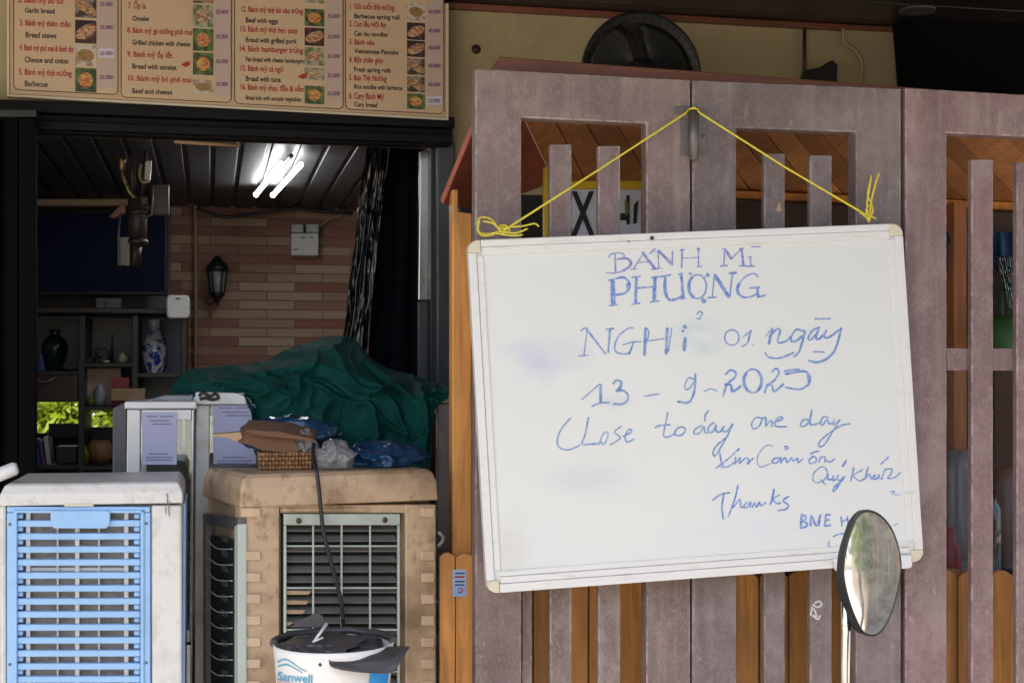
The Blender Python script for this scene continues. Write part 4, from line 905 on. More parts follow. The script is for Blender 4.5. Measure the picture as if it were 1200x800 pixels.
write(zC, kC, [(13, [(70, 522), (110, 490), (148, 510), (140, 550), (82, 600), (50, 690)]), (14, [(65, 602), (110, 608), (120, 655), (150, 645), (186, 615)]), (11, el(282, 575, 72, 92)), (20, el(282, 575, 70, 90, 110, 220, 10)), (20, el(284, 575, 66, 90, -50, 50, 10)),
 (13, [(430, 502), (465, 478), (486, 510), (450, 570), (396, 610), (375, 665)]), (13, [(390, 606), (430, 610), (450, 656), (520, 600)]), (15, [(530, 500), (580, 490), (642, 486)]), (15, [(538, 522), (600, 510), (690, 500), (728, 545), (716, 605)]), (11, [(716, 605), (650, 640), (540, 626)]), (20, [(715, 530), (724, 580)])], M['ink2'], 'blue figures reading 2023')
zD = Z(640, 470, 6); zE = Z(820, 470, 6)
write(zD, 6, [(7, [(175, 115), (110, 190), (80, 265), (90, 320), (150, 342), (215, 320), (240, 305)]), (8, [(298, 115), (275, 230), (255, 300), (320, 300), (375, 300)]), (7, [(375, 300), (395, 240), (425, 215), (436, 236), (420, 282), (400, 305), (390, 288)]), (8, [(532, 175), (480, 215), (520, 250), (500, 277), (450, 306)]), (8, [(540, 246), (590, 222), (602, 200), (575, 205), (555, 250), (570, 286), (620, 265)]),
 (9, [(855, 80), (835, 180), (825, 236), (850, 252), (900, 230)]), (8, [(765, 186), (800, 170), (870, 165)]), (8, [(930, 185), (905, 216), (915, 240), (960, 233), (979, 195), (950, 180), (925, 190)]), (8, [(1100, 170), (1050, 195), (1040, 225), (1075, 226), (1110, 180), (1115, 216), (1132, 225)]), (9, [(1140, 70), (1120, 95), (1117, 136)])], M['ink3'], 'thin blue script reading Close tod', 1.15)
write(zE, 6, [(9, [(100, 150), (65, 176), (60, 215), (95, 211), (115, 165), (115, 206), (140, 216), (170, 180)]), (9, [(170, 176), (160, 206), (190, 211), (230, 160)]), (9, [(232, 161), (190, 250), (140, 336), (105, 386), (95, 350), (130, 300), (200, 245)]),
 (9, [(435, 120), (395, 115), (365, 160), (380, 195), (420, 171), (437, 132), (442, 115)]), (9, [(450, 120), (466, 116), (465, 175), (490, 140), (505, 140), (508, 176)]), (9, [(520, 150), (580, 126), (570, 108), (535, 135), (535, 175), (612, 178)]),
 (9, [(770, 131), (730, 130), (708, 165), (720, 178), (760, 155), (790, 60)]), (9, [(790, 62), (776, 150), (790, 166), (850, 150)]), (9, [(905, 116), (870, 110), (850, 150), (865, 166), (895, 130), (910, 160), (932, 150)]), (8, [(945, 131), (940, 166), (985, 130)]), (9, [(985, 131), (930, 220), (880, 300), (845, 320), (840, 290), (890, 240), (960, 190), (1010, 165), (1056, 158)])], M['ink3'], 'thin blue script reading ay one day', 1.1)
write(zE, 6, [(9, [(140, 350), (150, 420), (170, 462)]), (8, [(276, 330), (215, 392), (115, 470)]), (8, [(150, 463), (195, 460), (240, 430)]), (9, [(252, 395), (245, 440)]), (9, [(270, 345), (276, 338)]), (9, [(245, 441), (285, 396), (280, 436), (320, 400), (346, 410), (335, 441), (376, 400)]),
 (6, [(515, 316), (470, 310), (415, 370), (405, 430), (430, 461), (492, 440)]), (9, [(555, 396), (520, 406), (510, 431), (545, 430), (570, 396), (572, 430)]), (9, [(570, 431), (600, 396), (615, 430), (645, 396), (656, 420), (690, 400), (690, 431), (726, 405)]), (9, [(595, 320), (615, 315), (621, 330), (600, 337)]),
 (9, [(800, 386), (770, 410), (775, 436), (816, 425), (816, 395), (790, 385)]), (8, [(778, 370), (810, 356), (836, 350)]), (9, [(840, 426), (850, 396), (880, 391), (880, 426)]), (9, [(890, 416), (920, 426), (946, 405)]), (9, [(1030, 414), (1008, 452)])], M['ink2'], 'blue script reading Xin Cảm ơn', 1.05)
kG = 985 / 160; zG = Z(920, 520, kG)
write(zG, kG, [(7, [(265, 161), (215, 200), (200, 251), (225, 279), (280, 260), (306, 215), (290, 171), (255, 165)]), (7, [(250, 255), (292, 291)]), (10, [(310, 216), (310, 256), (340, 250), (350, 225), (345, 265), (376, 245)]), (11, [(385, 226), (375, 255), (400, 260), (432, 235)]), (11, [(416, 240), (390, 291), (350, 346), (356, 310), (420, 255)]), (9, [(440, 126), (415, 161)]),
 (9, [(496, 171), (475, 266)]), (8, [(560, 186), (495, 226), (540, 266), (576, 245)]), (9, [(601, 165), (575, 256)]), (9, [(578, 250), (610, 216), (620, 250), (646, 225)]), (10, [(650, 226), (635, 250), (660, 251), (680, 221), (680, 246), (702, 250)]), (9, [(700, 246), (722, 186), (770, 181), (765, 216), (740, 246), (790, 241), (832, 205)]), (8, [(746, 95), (690, 146)]),
 (5, [(755, 346), (790, 341), (770, 364)]), (5, [(792, 365), (836, 366)])], M['ink4'], 'bright blue script reading Quý Khách')
write(zG, kG, [(13, [(120, 506), (112, 600)]), (11, [(120, 511), (150, 521), (145, 546), (120, 556), (160, 571), (150, 596), (110, 608)]), (11, [(185, 590), (190, 516), (226, 590), (256, 510)]), (9, [(256, 511), (246, 590)]), (11, [(324, 511), (296, 512), (292, 550), (288, 588), (327, 585)]), (10, [(291, 549), (318, 546)]), (10, [(405, 526), (410, 591)]), (9, [(410, 561), (452, 540)]), (9, [(450, 521), (456, 581)]),
 (8, [(350, 666), (385, 651), (422, 645)]), (7, [(316, 700), (316, 736), (342, 745)]), (5, [(785, 586), (812, 575)])], M['ink4'], 'blue capitals reading BME H')
kF = 862 / 140; zF = Z(820, 510, kF)
write(zF, kF, [(9, [(95, 466), (150, 426), (216, 412)]), (10, [(172, 430), (160, 520), (170, 600)]), (11, [(276, 360), (250, 470), (205, 586)]), (9, [(245, 516), (290, 461), (295, 516), (326, 510)]), (9, [(342, 480), (315, 511), (340, 521), (366, 480), (365, 516)]), (9, [(380, 516), (395, 486), (410, 516), (430, 481), (442, 506), (478, 482)]), (11, [(536, 390), (520, 470), (510, 496)]), (9, [(576, 430), (530, 456), (560, 491), (582, 485)]), (10, [(641, 440), (600, 470), (640, 501), (620, 531), (565, 541)])], M['ink4'], 'blue script reading Thanks')

# yellow string over the hinge
YST = YWB - .022
t_ = thing('hanging_string', 'thin yellow nylon string that carries the whiteboard over the hinge', 'string')
mb = MB(); r_ = .0026
mb.tube([P(580, 274, YWB - .006), P(592, 269, YST), P(700, 200, YGT - .03), P(803, 133, YGT - .026), P(808, 128, YGT - .018)], r_, 6)
mb.tube([P(806, 128.5, YGT - .016), P(813, 126.5, YGT - .024), P(819, 129, YGT - .018)], r_, 6)
mb.tube([P(817, 129, YGT - .02), P(821, 133, YGT - .026), P(920, 196, YGT - .03), P(1012, 250, YST), P(1017, 258, YWB - .004)], r_, 6)
mb.build('cord', M['yellow'], t_)
mb = MB()
def st(pts): mb.tube([P(x, y, YST - .006 * (i % 2) + .004) for i, (x, y) in enumerate(smooth(pts, 5))], r_ * .85, 6)
st([(586, 271), (572, 274), (562, 272), (560, 262), (563, 255), (574, 256), (582, 264), (587, 271)]); st([(586, 270), (578, 262), (566, 259)]); st([(584, 268), (596, 266), (612, 265), (626, 262), (631, 265)]); st([(588, 271), (604, 273), (618, 268)]); st([(580, 273), (600, 276), (612, 275)]); st([(590, 274), (584, 266), (592, 264), (597, 270), (588, 274)]); st([(562, 258), (560, 270), (566, 276), (578, 275)])
mb.build('knot', M['yellow'], t_)
mb = MB()
st([(1018, 260), (1016, 240), (1019, 220), (1021, 206)]); st([(1019, 258), (1021, 236), (1026, 215), (1030, 204)]); st([(1016, 256), (1015, 246), (1020, 240), (1023, 246), (1019, 255), (1012, 252)]); st([(1008, 250), (1018, 252), (1026, 256)]); st([(1022, 240), (1017, 228), (1020, 212)])
mb.build('knot', M['yellow'], t_)
# ================================================================== AIR COOLERS
t_ = thing('air_cooler', 'white air cooler with a light blue slatted grille at the left', 'air cooler')
Y1 = 3.25; C1 = YP(Y1); y1b = zpx(FL + .06, Y1); dpt = .38
L1, R1 = P(-1, 700, Y1).x, P(213, 700, Y1).x; zt = P(100, 566, Y1).z; zk = P(100, 591, Y1).z; zf1 = FL + .06
mb = MB(); mb.box(L1, R1, Y1 + .042, Y1 + dpt, zf1, zk - .001); mb.slab([(-1, 592), (7, 592), (8, y1b), (0, y1b)], C1, .0405).slab([(177, 592), (213, 592), (214, y1b), (178, y1b)], C1, .0405).slab(rc(8, 1012, 177.5, y1b), C1, .0405)
mb.build('body', M['dirtywhite'], t_, bev=.006, seg=3)
cham = .012
mb = MB()
ring = lambda z, e_: [(L1 - .002 + e_, Y1 - .004 + e_, z), (R1 + .002 - e_, Y1 - .004 + e_, z), (R1 + .002 - e_, Y1 + dpt + .002 - e_, z), (L1 - .002 + e_, Y1 + dpt + .002 - e_, z)]
mb.loft([ring(zk, 0), ring(zk + (zt - zk) * .55, .002), ring(zt - .004, .010), ring(zt, .016)]); 
for f in mb.bm.faces: f.smooth = False
mb.build('top_cap', M['dirtywhite'], t_, bev=.004, seg=3)
MB().slab(rc(25, 596, 165, 1012), C1, .008, .024).build('cooling_pad', M['pad'], t_)
mb = MB()
mb.slab([(8, 593.5), (176, 593.5), (176, 600), (8, 600)], C1, .026, -.004); mb.slab(rc(8, 600.4, 18.5, 1010), C1, .026, -.004); mb.slab(rc(166, 600.4, 176.3, 1010), C1, .026, -.004)
mb.slab(rc(17, 597.5, 169, 601), C1, .02, -.009).slab(rc(15.6, 597.5, 20, 1006), C1, .02, -.009).slab(rc(164.5, 597.5, 169, 1006), C1, .02, -.009)
for k in range(26): y = 608.8 + 15.22 * k; mb.slab([(20, y + .8), (164.4, y + .4), (164.4, y + 7.9), (20, y + 8.3)], C1, .013, -.003)
for k in range(26): y = 601.5 + 15.22 * k; mb.slab(rc(20, y, 27, y + 6), C1, .008, .004).slab(rc(157, y, 164, y + 6), C1, .008, .004)
mb.slab([(59, 598), (129, 598), (129, 613), (125, 619), (63, 619), (59, 613)], C1, .016, -.013)
gr = mb.build('grille', M['blueplastic'], t_, bev=.0026, seg=3)
mb = MB()
for x in (33, 90.5, 148): mb.slab(rc(x - 2.6, 600, x + 2.6, 1008), C1, .008, .0115)
for x in (67.5, 116): mb.slab(rc(x - 1, 600, x + 1, 1008), C1, .008, .0115)
mb.slab(rc(33, 664.5, 148, 669), C1, .005, .018)
mb.build('grille_support', M['white'], gr, bev=.001)
mb = MB()
for x, y in ((11.5, 614), (171.5, 613), (11.5, 778), (171.5, 776)): mb.lathe([(.0035, .002), (.003, -.0012), (.001, -.002)], C1.pt(x, y, -.0045), (0, 1, 0), 10)
build_each(mb, 'screw', M['zinc'], gr)
MB().box(R1 + .0005, R1 + .007, Y1 + .05, Y1 + dpt - .04, FL + .3, P(0, 596, Y1).z).build('side_grille', M['blueplastic'], t_, bev=.002)
MB().slab(rc(75, 590, 110, 593.2), C1, .012, -.006).build('latch', M['cap'], t_, bev=.002)
mb = MB()
for pts in ([(195, 578), (196, 584), (195.4, 590)], [(198, 588), (197.4, 596), (198, 604)], [(193.6, 594), (194, 601)]): mb.ribbon(smooth([(x + .5, y) for x, y in pts], 4), 1.4, C1, -.0075)
mb.build('grime_mark', M['louvre'], t_)
mb = MB()
for x in (L1 + .05, R1 - .05):
    for y in (Y1 + .07, Y1 + dpt - .07): mb.lathe([(.02, 0), (.026, .01), (.026, .05), (.018, .0595)], (x, y, FL + .0005), (0, 0, 1), 14)
build_each(mb, 'castor', M['rubber'], t_)
tag(MB().tube([P(-60, 578, 3.30), P(0, 555.5, 3.30), P(17, 549, 3.30), P(20.5, 548, 3.30)], [.0155, .0155, .0155, .011], 14).build('plastic_pipe', M['white']), 'thick white plastic pipe end lying on the blue and white cooler', 'pipe')

# second cooler: turned a little
Y2 = 3.30; best = None
for k in range(60, 260):
    a = R(k / 10); u = Vector((math.cos(a), math.sin(a), 0)); n = Vector((-math.sin(a), math.cos(a), 0)); p0 = P(282, 700, Y2)
    d = (Pl(p0, u).pt(238, 700) - p0).dot(n)
    if best is None or abs(d - .36) < best[0]: best = (abs(d - .36), u, n, p0, d)
_, U2, N2, p0, D2 = best
FP, SPl = Pl(p0, N2), Pl(p0, U2)
W2 = (FP.pt(511, 700) - p0).dot(U2)
def c2(s_, d, z): q = p0 + U2 * s_ + N2 * d; return Vector((q.x, q.y, z))
def c2box(mb, s0, s1, d0, d1, z0, z1): return mb.prism([c2(s0, d0, z0), c2(s1, d0, z0), c2(s1, d0, z1), c2(s0, d0, z1)], N2 * (d1 - d0))
y2b = zpx(FL + .06, Y2)
t_ = thing('air_cooler', 'stained beige air cooler with a mint wire grid at its front', 'air cooler')
z2t = FP.pt(400, 553).z; z2k = FP.pt(400, 590).z; zb2 = FL + .06
mb = MB(); c2box(mb, .012, W2, .05, D2, zb2, z2k - .001)
mb.slab([(282, 591), (327.5, 591), (327.5, y2b), (282, y2b)], FP, .0495); mb.slab([(475.5, 591), (511, 591), (511, y2b), (475.5, y2b)], FP, .0495); mb.slab(rc(328, 1010, 475, y2b), FP, .0495); mb.slab(rc(328, 591, 475, 601), FP, .04, .008)
mb.slab(rc(330.5, 595, 432, 599.5), FP, .006, .004)
mb.build('body', M['beige'], t_, bev=.004, seg=3)
mb = MB()
ring = lambda z, e_: [c2(-.004 + e_, -.006 + e_, z), c2(W2 + .004 - e_, -.006 + e_, z), c2(W2 + .004 - e_, D2 + .004 - e_, z), c2(-.004 + e_, D2 + .004 - e_, z)]
mb.loft([ring(z2k, 0), ring(z2k + (z2t - z2k) * .6, .003), ring(z2t - .008, .010), ring(z2t, .020)])
for f in mb.bm.faces: f.smooth = False
mb.build('top_cap', M['beige'], t_, bev=.005, seg=3)
mb = MB()
for k in range(18):
    y = 595 + 25.3 * k
    if k == 1: continue
    mb.slab(rc(284, y, 305.5, y + 10.5), FP, .008, -.006).slab([(495, y), (509, y), (509, y + 11), (495, y + 11)], FP, .008, -.006)
build_each(mb, 'rib_tab', M['beigetab'], t_, .0015)
MB().slab(rc(330, 602, 474, 1010), FP, .004, .044).build('recess', M['dark'], t_)  # black sheet paints the shade behind the louvres
mb = MB()
for k in range(34):
    y = 617 + 12.05 * k; a_, b_ = FP.pt(336, y), FP.pt(467.5, y); mb.prism([a_ + N2 * .032, b_ + N2 * .032, b_ + N2 * .014 + Vector((0, 0, -.012)), a_ + N2 * .014 + Vector((0, 0, -.012))], (0, 0, .0022))
mb.build('louvre', M['louvre'], t_)
mb = MB()
for y, x1_ in ((691.5, 365), (703, 362), (714, 358), (728, 343)): mb.slab([(334, y), (x1_, y + .5), (x1_ - 3, y + 5), (334, y + 5)], FP, .004, .010)
build_each(mb, 'broken_louvre', M['cardedge'], t_, .001)
mb = MB()
mb.slab(rc(333, 602, 469, 615), FP, .01, .001).slab(rc(333, 615.3, 336, 1008), FP, .01, .001).slab(rc(466.5, 615.3, 469, 1008), FP, .01, .001)
gr = mb.build('grille_frame', M['mint'], t_, bev=.0018)
mb = MB()
for x in (367.3, 400.6, 434): mb.slab(rc(x - .9, 615.3, x + .9, 1008), FP, .005, .002)
for k in range(8): y = 639.5 + 49 * k; mb.slab(rc(336.3, y - .9, 466.2, y + .9), FP, .005, .0035)
mb.build('wire_grid', M['mint'], gr, bev=.0006)
mb = MB()
for x, y in ((350, 611), (451, 610)): mb.lathe([(.007, .002), (.0065, -.002), (.002, -.003)], FP.pt(x, y - 1, .0005), N2, 12)
build_each(mb, 'screw', M['brown'], gr)
mb = MB(); mb.slab([(244, 626), (273, 632), (273, y2b), (244, y2b)], SPl, .004, .004); mb.build('side_pad', M['dark'], t_)
mb = MB(); mb.slab([(274.5, 612), (279, 613), (279, y2b), (274.5, y2b)], SPl, .02, -.008); mb.build('side_frame', M['mint'], t_, bev=.002)
MB().slab([(238, 601), (279, 607), (279, 614), (272, 620), (240, 613)], SPl, .02, -.0085).slab([(237.5, 601), (241, 601), (242, y2b), (238.5, y2b)], SPl, .02, -.008).build('side_header', M['zinc'], t_, bev=.003)
mb = MB()
for k in range(14):
    y = 629 + 18.5 * k
    mb.tube([SPl.pt(x, yy, -.006 - .006 * math.sin(i / 3)) for i, (x, yy) in enumerate(smooth([(241, y), (246, y + 7), (254, y + 13), (262, y + 14), (272, y + 14)], 4))], .0016, 5)
mb.build('side_wire', M['mint'], t_)
mb = MB()
for k in range(16): y = 626 + 17.5 * k; mb.slab([(258, y), (263, y + 2), (265, y + 9), (260, y + 8)], SPl, .006, -.002)
mb.build('side_clip', M['zinc'], t_, bev=.001)
mb = MB()
for s_ in (.06, W2 - .06):
    for d in (.07, D2 - .07): mb.lathe([(.02, 0), (.026, .01), (.026, .05), (.018, .0595)], c2(s_, d, FL + .0005), (0, 0, 1), 14)
build_each(mb, 'castor', M['rubber'], t_)
MB().tube([FP.pt(x, y, .003) for x, y in ((513, 622), (520, 628), (519, 634), (513, 640))], .006, 8).build('side_clasp', M['zinc'], t_)

# ================================================================== GLASS CASES
def post(mb, x0, x1, Y, d, ytop): 
    a, b = P(x0, ytop, Y), P(x1, ytop, Y); mb.box(a.x, b.x, Y, Y + d, FL, a.z); return mb
def case(label, Y, x0, x1, wl, wr, ytop, depth, left_panel=None):
    t = thing('display_case', label, 'display case')
    xa, xb_, z = P(x0, ytop, Y).x, P(x1, ytop, Y).x, P((x0 + x1) / 2, ytop, Y).z
    pw, qw = P(x0 + wl, ytop, Y).x - xa, xb_ - P(x1 - wr, ytop, Y).x
    for q, w_ in ((xa, pw), (xb_ - qw, qw)):
        for yy in (Y, Y + depth - .03): MB().box(q, q + w_, yy, yy + .03, FL, z - .021).build('post', M['alu'] if w_ == pw else M['steel'], t, bev=.003)
    MB().box(xa - .006, xb_ + .006, Y - .006, Y + depth + .006, z - .02, z).build('top_plate', M['alu'], t, bev=.003)
    mb = MB(); zl = FL + .62
    mb.box(xa + pw + .001, xb_ - qw - .001, Y + .004, Y + .026, zl - .03, zl); mb.box(xa + pw + .001, xb_ - qw - .001, Y + .004, Y + .026, z - .05, z - .0215); mb.build('cross_rail', M['alu'], t, bev=.002)
    mb = MB(); mb.box(xa + .002, xb_ - .002, Y + .032, Y + depth - .032, zl - .02, zl - .005); mb.build('shelf', M['steel'], t, bev=.001)
    mb = MB(); mb.box(xa + .004, xb_ - .004, Y + .02, Y + depth - .02, FL, zl - .04); mb.build('base_cabinet', M['steel'], t)
    g = MB(); g.box(xa + pw, xb_ - qw, Y + .012, Y + .016, zl, z - .05); g.build('front_glass', M['glassgreen'], t)
    MB().box(xa + .03, xb_ - .03, Y + depth - .014, Y + depth - .010, zl, z - .03).build('back_glass', M['glassgreen'], t)
    return t, z
k1, zc1 = case('left glass display case with white metal frame and one paper notice', 3.84, 149, 228, 16, 3, 470, .42)
MB().slab([(132, 478), (148.5, 470), (148.5, 800), (132, 800)], 3.86, .02).build('side_panel', M['jamb'], k1, bev=.003)
k2, zc2 = case('wide glass display case under the green tarpaulin behind the beige cooler', 3.91, 229.5, 528, 16.5, 15, 464, .48)
def notice(x0, y0, x1, y1, Y, label):
    t = thing('paper_notice', label, 'notice', 'paper notices on the glass cases'); pl = YP(Y)
    MB().slab(rc(x0, y0, x1, y1), pl, .001).build('sheet', M['paper'], t)
    mb = MB()
    for y, a, b in ((4, .12, .45), (4, .52, .92), (9, .2, .8), (13, .3, .85), (y1 - y0 - 13, .2, .75), (y1 - y0 - 9, .1, .9), (y1 - y0 - 6, .1, .85)):
        mb.sheet(rc(x0 + (x1 - x0) * a, y0 + y, x0 + (x1 - x0) * b, y0 + y + 1.5), pl, -.0006)
    mb.build('faint_print', M['papergrey'], t)
notice(166.5, 483, 207, 544, 3.838, 'pale lilac notice behind the left case glass')
notice(250, 473, 300, 548, 3.896, 'pale lilac notice with a corner under the tarpaulin')
MB().slab([(229, 459), (286, 460), (290, 474), (229, 474)], 3.885, .012).build('corner_panel', M['alu'], k2, bev=.003)
mb = MB(); mb.tube([P(x, y, 3.878) for x, y in smooth([(233, 464), (238, 460), (246, 464), (252, 461), (256, 466), (248, 468), (240, 466), (234, 468)], 5)], .0045, 6)
tag(mb.build('wire_knot', M['rubber']), 'small knot of black wire at the top of the white case post', 'wire')
tag(MB().slab([(168, 470), (192, 463), (226, 463), (226, 470)], 3.95, .2).build('glass_tray', M['lampglass'], bev=.004), 'flat grey tray on the left display case', 'tray')

# ================================================================== TARPAULIN
rows = [
 [(197, 462, 4.30), (222, 434, 4.30), (300, 425, 4.30), (342, 409, 4.28), (385, 395, 4.24), (414, 399, 4.24), (442, 426, 4.26), (482, 440, 4.28), (529, 452, 4.30)],
 [(198, 465, 4.2), (228, 444, 4.15), (300, 436, 4.10), (348, 424, 4.06), (392, 414, 4.04), (425, 424, 4.05), (455, 440, 4.08), (490, 450, 4.1), (529, 456, 4.12)],
 [(202, 469, 4.1), (240, 455, 4.02), (305, 448, 3.96), (350, 440, 3.93), (400, 440, 3.92), (435, 448, 3.93), (468, 456, 3.95), (497, 459, 3.95), (529, 459, 3.96)],
 [(206, 471, 4.05), (262, 460, 3.95), (308, 458, 3.90), (350, 462, 3.88), (400, 466, 3.87), (440, 470, 3.87), (475, 472, 3.87), (500, 464, 3.87), (529, 464, 3.86)],
 [(210, 472, 4.02), (280, 464, 3.92), (306, 482, 3.875), (350, 492, 3.86), (400, 496, 3.85), (440, 500, 3.85), (476, 504, 3.85), (503, 488, 3.85), (514, 472, 3.855)],
 [(212, 473, 4.0), (286, 470, 3.91), (302, 508, 3.86), (350, 524, 3.85), (400, 530, 3.83), (440, 536, 3.83), (474, 540, 3.83), (500, 520, 3.84), (507, 475, 3.85)],
 [(214, 474, 3.99), (288, 474, 3.905), (300, 534, 3.855), (350, 556, 3.84), (400, 562, 3.82), (440, 566, 3.82), (474, 572, 3.82), (499, 552, 3.83), (505, 478, 3.845)]]
def cr(seq, t):
    n = len(seq) - 1; i = min(int(t * n), n - 1); f = t * n - i; g = lambda k: seq[min(max(k, 0), n)]
    return tuple(.5 * (2 * b + (c - a) * f + (2 * a - 5 * b + 4 * c - d) * f * f + (3 * b - a - 3 * c + d) * f ** 3) for a, b, c, d in zip(g(i - 1), g(i), g(i + 1), g(i + 2)))
g = []; NI, NJ = 150, 270
for i in range(NI):
    v = i / (NI - 1); row = []
    for j in range(NJ):
        s_ = j / (NJ - 1)
        x, y, Y = cr([cr(r_, s_) for r_ in rows], v)
        p = P(x, y, Y)
        rid = lambda a_, b_, z_: (1 - 2 * abs(noise.noise(Vector((a_, b_, z_))))) ** 3 if abs(noise.noise(Vector((a_, b_, z_)))) < .5 else 0
        wx, wy = s_ * 3.3 + .10 * noise.noise(Vector((s_ * 6, v * 5, 31))), v * 1.2 + .10 * noise.noise(Vector((s_ * 6, v * 5, 47)))
        f1 = rid(wx * 1.1 + wy * .9, wy * 3.4 - wx * .9, 2.3); f2 = rid(wx * 2.6 - wy * 1.2, wy * 2.2 + wx * .8, 8.1)
        f3 = rid(wx * 5.2 + wy * 4, wy * 8.5 - wx * 2.6, 5.5); f6 = rid(wx * 9 - wy * 5, wy * 13 + wx * 4, 25.5); f4 = noise.noise(Vector((wx * 1.6, wy * 2.2, 15))); f5 = noise.noise(Vector((wx * 14, wy * 14, 3)))
        k = min(1, 2.4 * v + .45) * min(1, 8 * s_ + .2)
        dsp = (.032 * f1 + .026 * f2 + .008 * f3 + .002 * f6 + .022 * f4 + .0025 * f5 - .014) * k
        row.append(p + Vector((0, -dsp, dsp * .3)))
    g.append(row)
tag(MB().grid(g).build('tarpaulin', M['tarp'], solid=.002), 'crumpled dark green tarpaulin draped over the wide display case', 'tarpaulin')

# ================================================================== CLUTTER on the beige cooler
zt2 = z2t
def crumple(name, label, cat, px, Y, wpx, hpx, dep, m, seed, amp=.35, base=None):
    c = P(px[0], px[1], Y); k = (P(px[0] + 10, px[1], Y) - c).length / 10
    bm = bmesh.new(); bmesh.ops.create_icosphere(bm, subdivisions=5, radius=1)
    lo = base if base is not None else -1e9
    for v in bm.verts:
        d = v.co.normalized(); n = 0
        for o_, f in ((1, 1.1), (.5, 2.4), (.22, 5), (.1, 11)): n += o_ * (1 - 2.2 * abs(noise.noise(d * f + Vector((seed, seed * .7, 3)))))
        r_ = 1 + amp * (n - .8) * .6
        v.co = c + Vector((d.x * wpx / 2 * k * r_, d.y * dep / 2 * r_, d.z * hpx / 2 * k * r_))
        if v.co.z < lo: v.co.z = lo + (v.co.z - lo) * .02
    for f in bm.faces: f.smooth = True
    me = bpy.data.meshes.new(name); bm.to_mesh(me); bm.free(); me.materials.append(m)
    o = bpy.data.objects.new(name, me); COL.objects.link(o); return tag(o, label, cat)
crumple('plastic_bag', 'blue plastic bag crumpled over the brown cardboard', 'plastic bag', (340, 510), 3.62, 110, 44, .18, M['bluebag'], 3.1, .35, zt2 + .003)
crumple('plastic_bag', 'blue plastic bag crumpled beside the clear bag under the tarpaulin edge', 'plastic bag', (448, 538), 3.58, 96, 40, .2, M['bluebag'], 7.7, .4, zt2 + .003)
crumple('plastic_bag', 'clear crinkled plastic bag in front of the blue bags', 'plastic bag', (392, 535), 3.47, 46, 38, .1, M['clearbag'], 5.2, .4, zt2 + .003)
crumple('plastic_bag', 'greyish clear plastic wrap beside the brown cardboard', 'plastic bag', (357, 520), 3.50, 30, 30, .08, M['clearbag'], 9.4, .5, zt2 + .003)
def tilt(name, label, cat, poly, Y, vec, m, bev=.0015): return tag(MB().prism([P(x, y, Y) for x, y in poly], vec).build(name, m, bev=bev), label, cat)
tilt('cardboard', 'folded brown cardboard piece on top of the woven tray', 'cardboard', [(281, 505), (300, 504.5), (322, 508), (345, 514), (352, 528), (344, 530.5), (308, 528), (292, 521), (279, 519)], 3.46, (.01, .10, .012), M['card'])
tilt('cardboard', 'upper thin brown cardboard flap above the folded piece', 'cardboard', [(283, 503), (330, 506), (366, 514), (368, 517), (340, 514), (300, 510)], 3.44, (.02, .12, .02), M['card'])
tilt('cardboard', 'pale torn cardboard strip pointing left over the notice', 'cardboard', [(249, 508.5), (268, 507.5), (282, 506), (284, 513), (276, 517.5), (268, 513), (250, 511.5)], 3.45, (0, .03, .002), M['cardedge'], .0008)
mb = MB()
for r_ in range(4):
    z0 = zt2 + .002 + r_ * .0105
    for k in range(16):
        mb.cur = random.random(); a_ = P(303 + k * 3.9, 545, 3.45 + (.004 if (k + r_) % 2 else 0)); mb.box(a_.x, a_.x + .0078, a_.y, a_.y + .13, z0, z0 + .0098)
tag(mb.build('woven_tray', M['wicker'], bev=.002), 'brown woven tray lying on top of the beige cooler', 'tray')
tag(MB().prism([P(246, 546, 3.66), P(300, 546, 3.6), P(302, 551, 3.5), P(250, 551, 3.56)], (0, 0, .006)).build('metal_plate', M['zinc'], bev=.001), 'dull grey plate at the left of the woven tray', 'plate')
pts = [P(368, 520, 3.44), P(367, 530, 3.40), FP.pt(370, 549, -.004) + Vector((0, 0, .004)), FP.pt(372, 558, -.016)] + [FP.pt(x, y, -.018) for x, y in ((374, 575), (378, 615), (385, 648), (394, 680), (400, 705), (402, 730))] + [P(403, 752, 3.06)]
tag(MB().tube([tuple(p) for p in smooth([tuple(p) for p in pts], 5)], .0048, 8).build('power_cable', M['rubber']), 'black cable hanging down the front of the beige cooler into the bucket', 'cable')

# ================================================================== BUCKET on a stool
YB2 = 3.02; bc = P(391, 752, YB2); rB = (P(461, 752, YB2) - bc).length; bh = .30
t_ = thing('bucket', 'white plastic bucket with blue print full of dark plastic scraps', 'bucket')
bz = bc.z; base_z = bz - bh
pail = MB().lathe([(rB * .80, 0), (rB * .82, .004), (rB * .97, bh - .035), (rB * .99, bh - .012), (rB, bh), (rB * .97, bh), (rB * .955, bh - .02), (rB * .8, .012), (.001, .012)], (bc.x, bc.y, base_z), (0, 0, 1), 56).build('pail', M['white'], t_)
def onpail(x, y, out=.0028):
    d = RM @ Vector(((x - 600) / FPX, -(y - 400) / FPX, -1)); best_ = None
    lo = 2.4; 
    for k in range(2000):
        t = lo + k * .0004; q = EYE + d * t; hh = (q.z - base_z); rr = rB * (.82 + .16 * max(0, min(1, hh / bh))) + out
        if (q.x - bc.x) ** 2 + (q.y - bc.y) ** 2 < rr * rr: return q
    return EYE + d * (bc.y / d.y)
mb = MB(); text(mb, 'Sanwell', 325, 366, 796, 10, None, 0, .10, onpail); 
mb.build('print', M['labeltext'], pail, normals=False)
mb = MB()
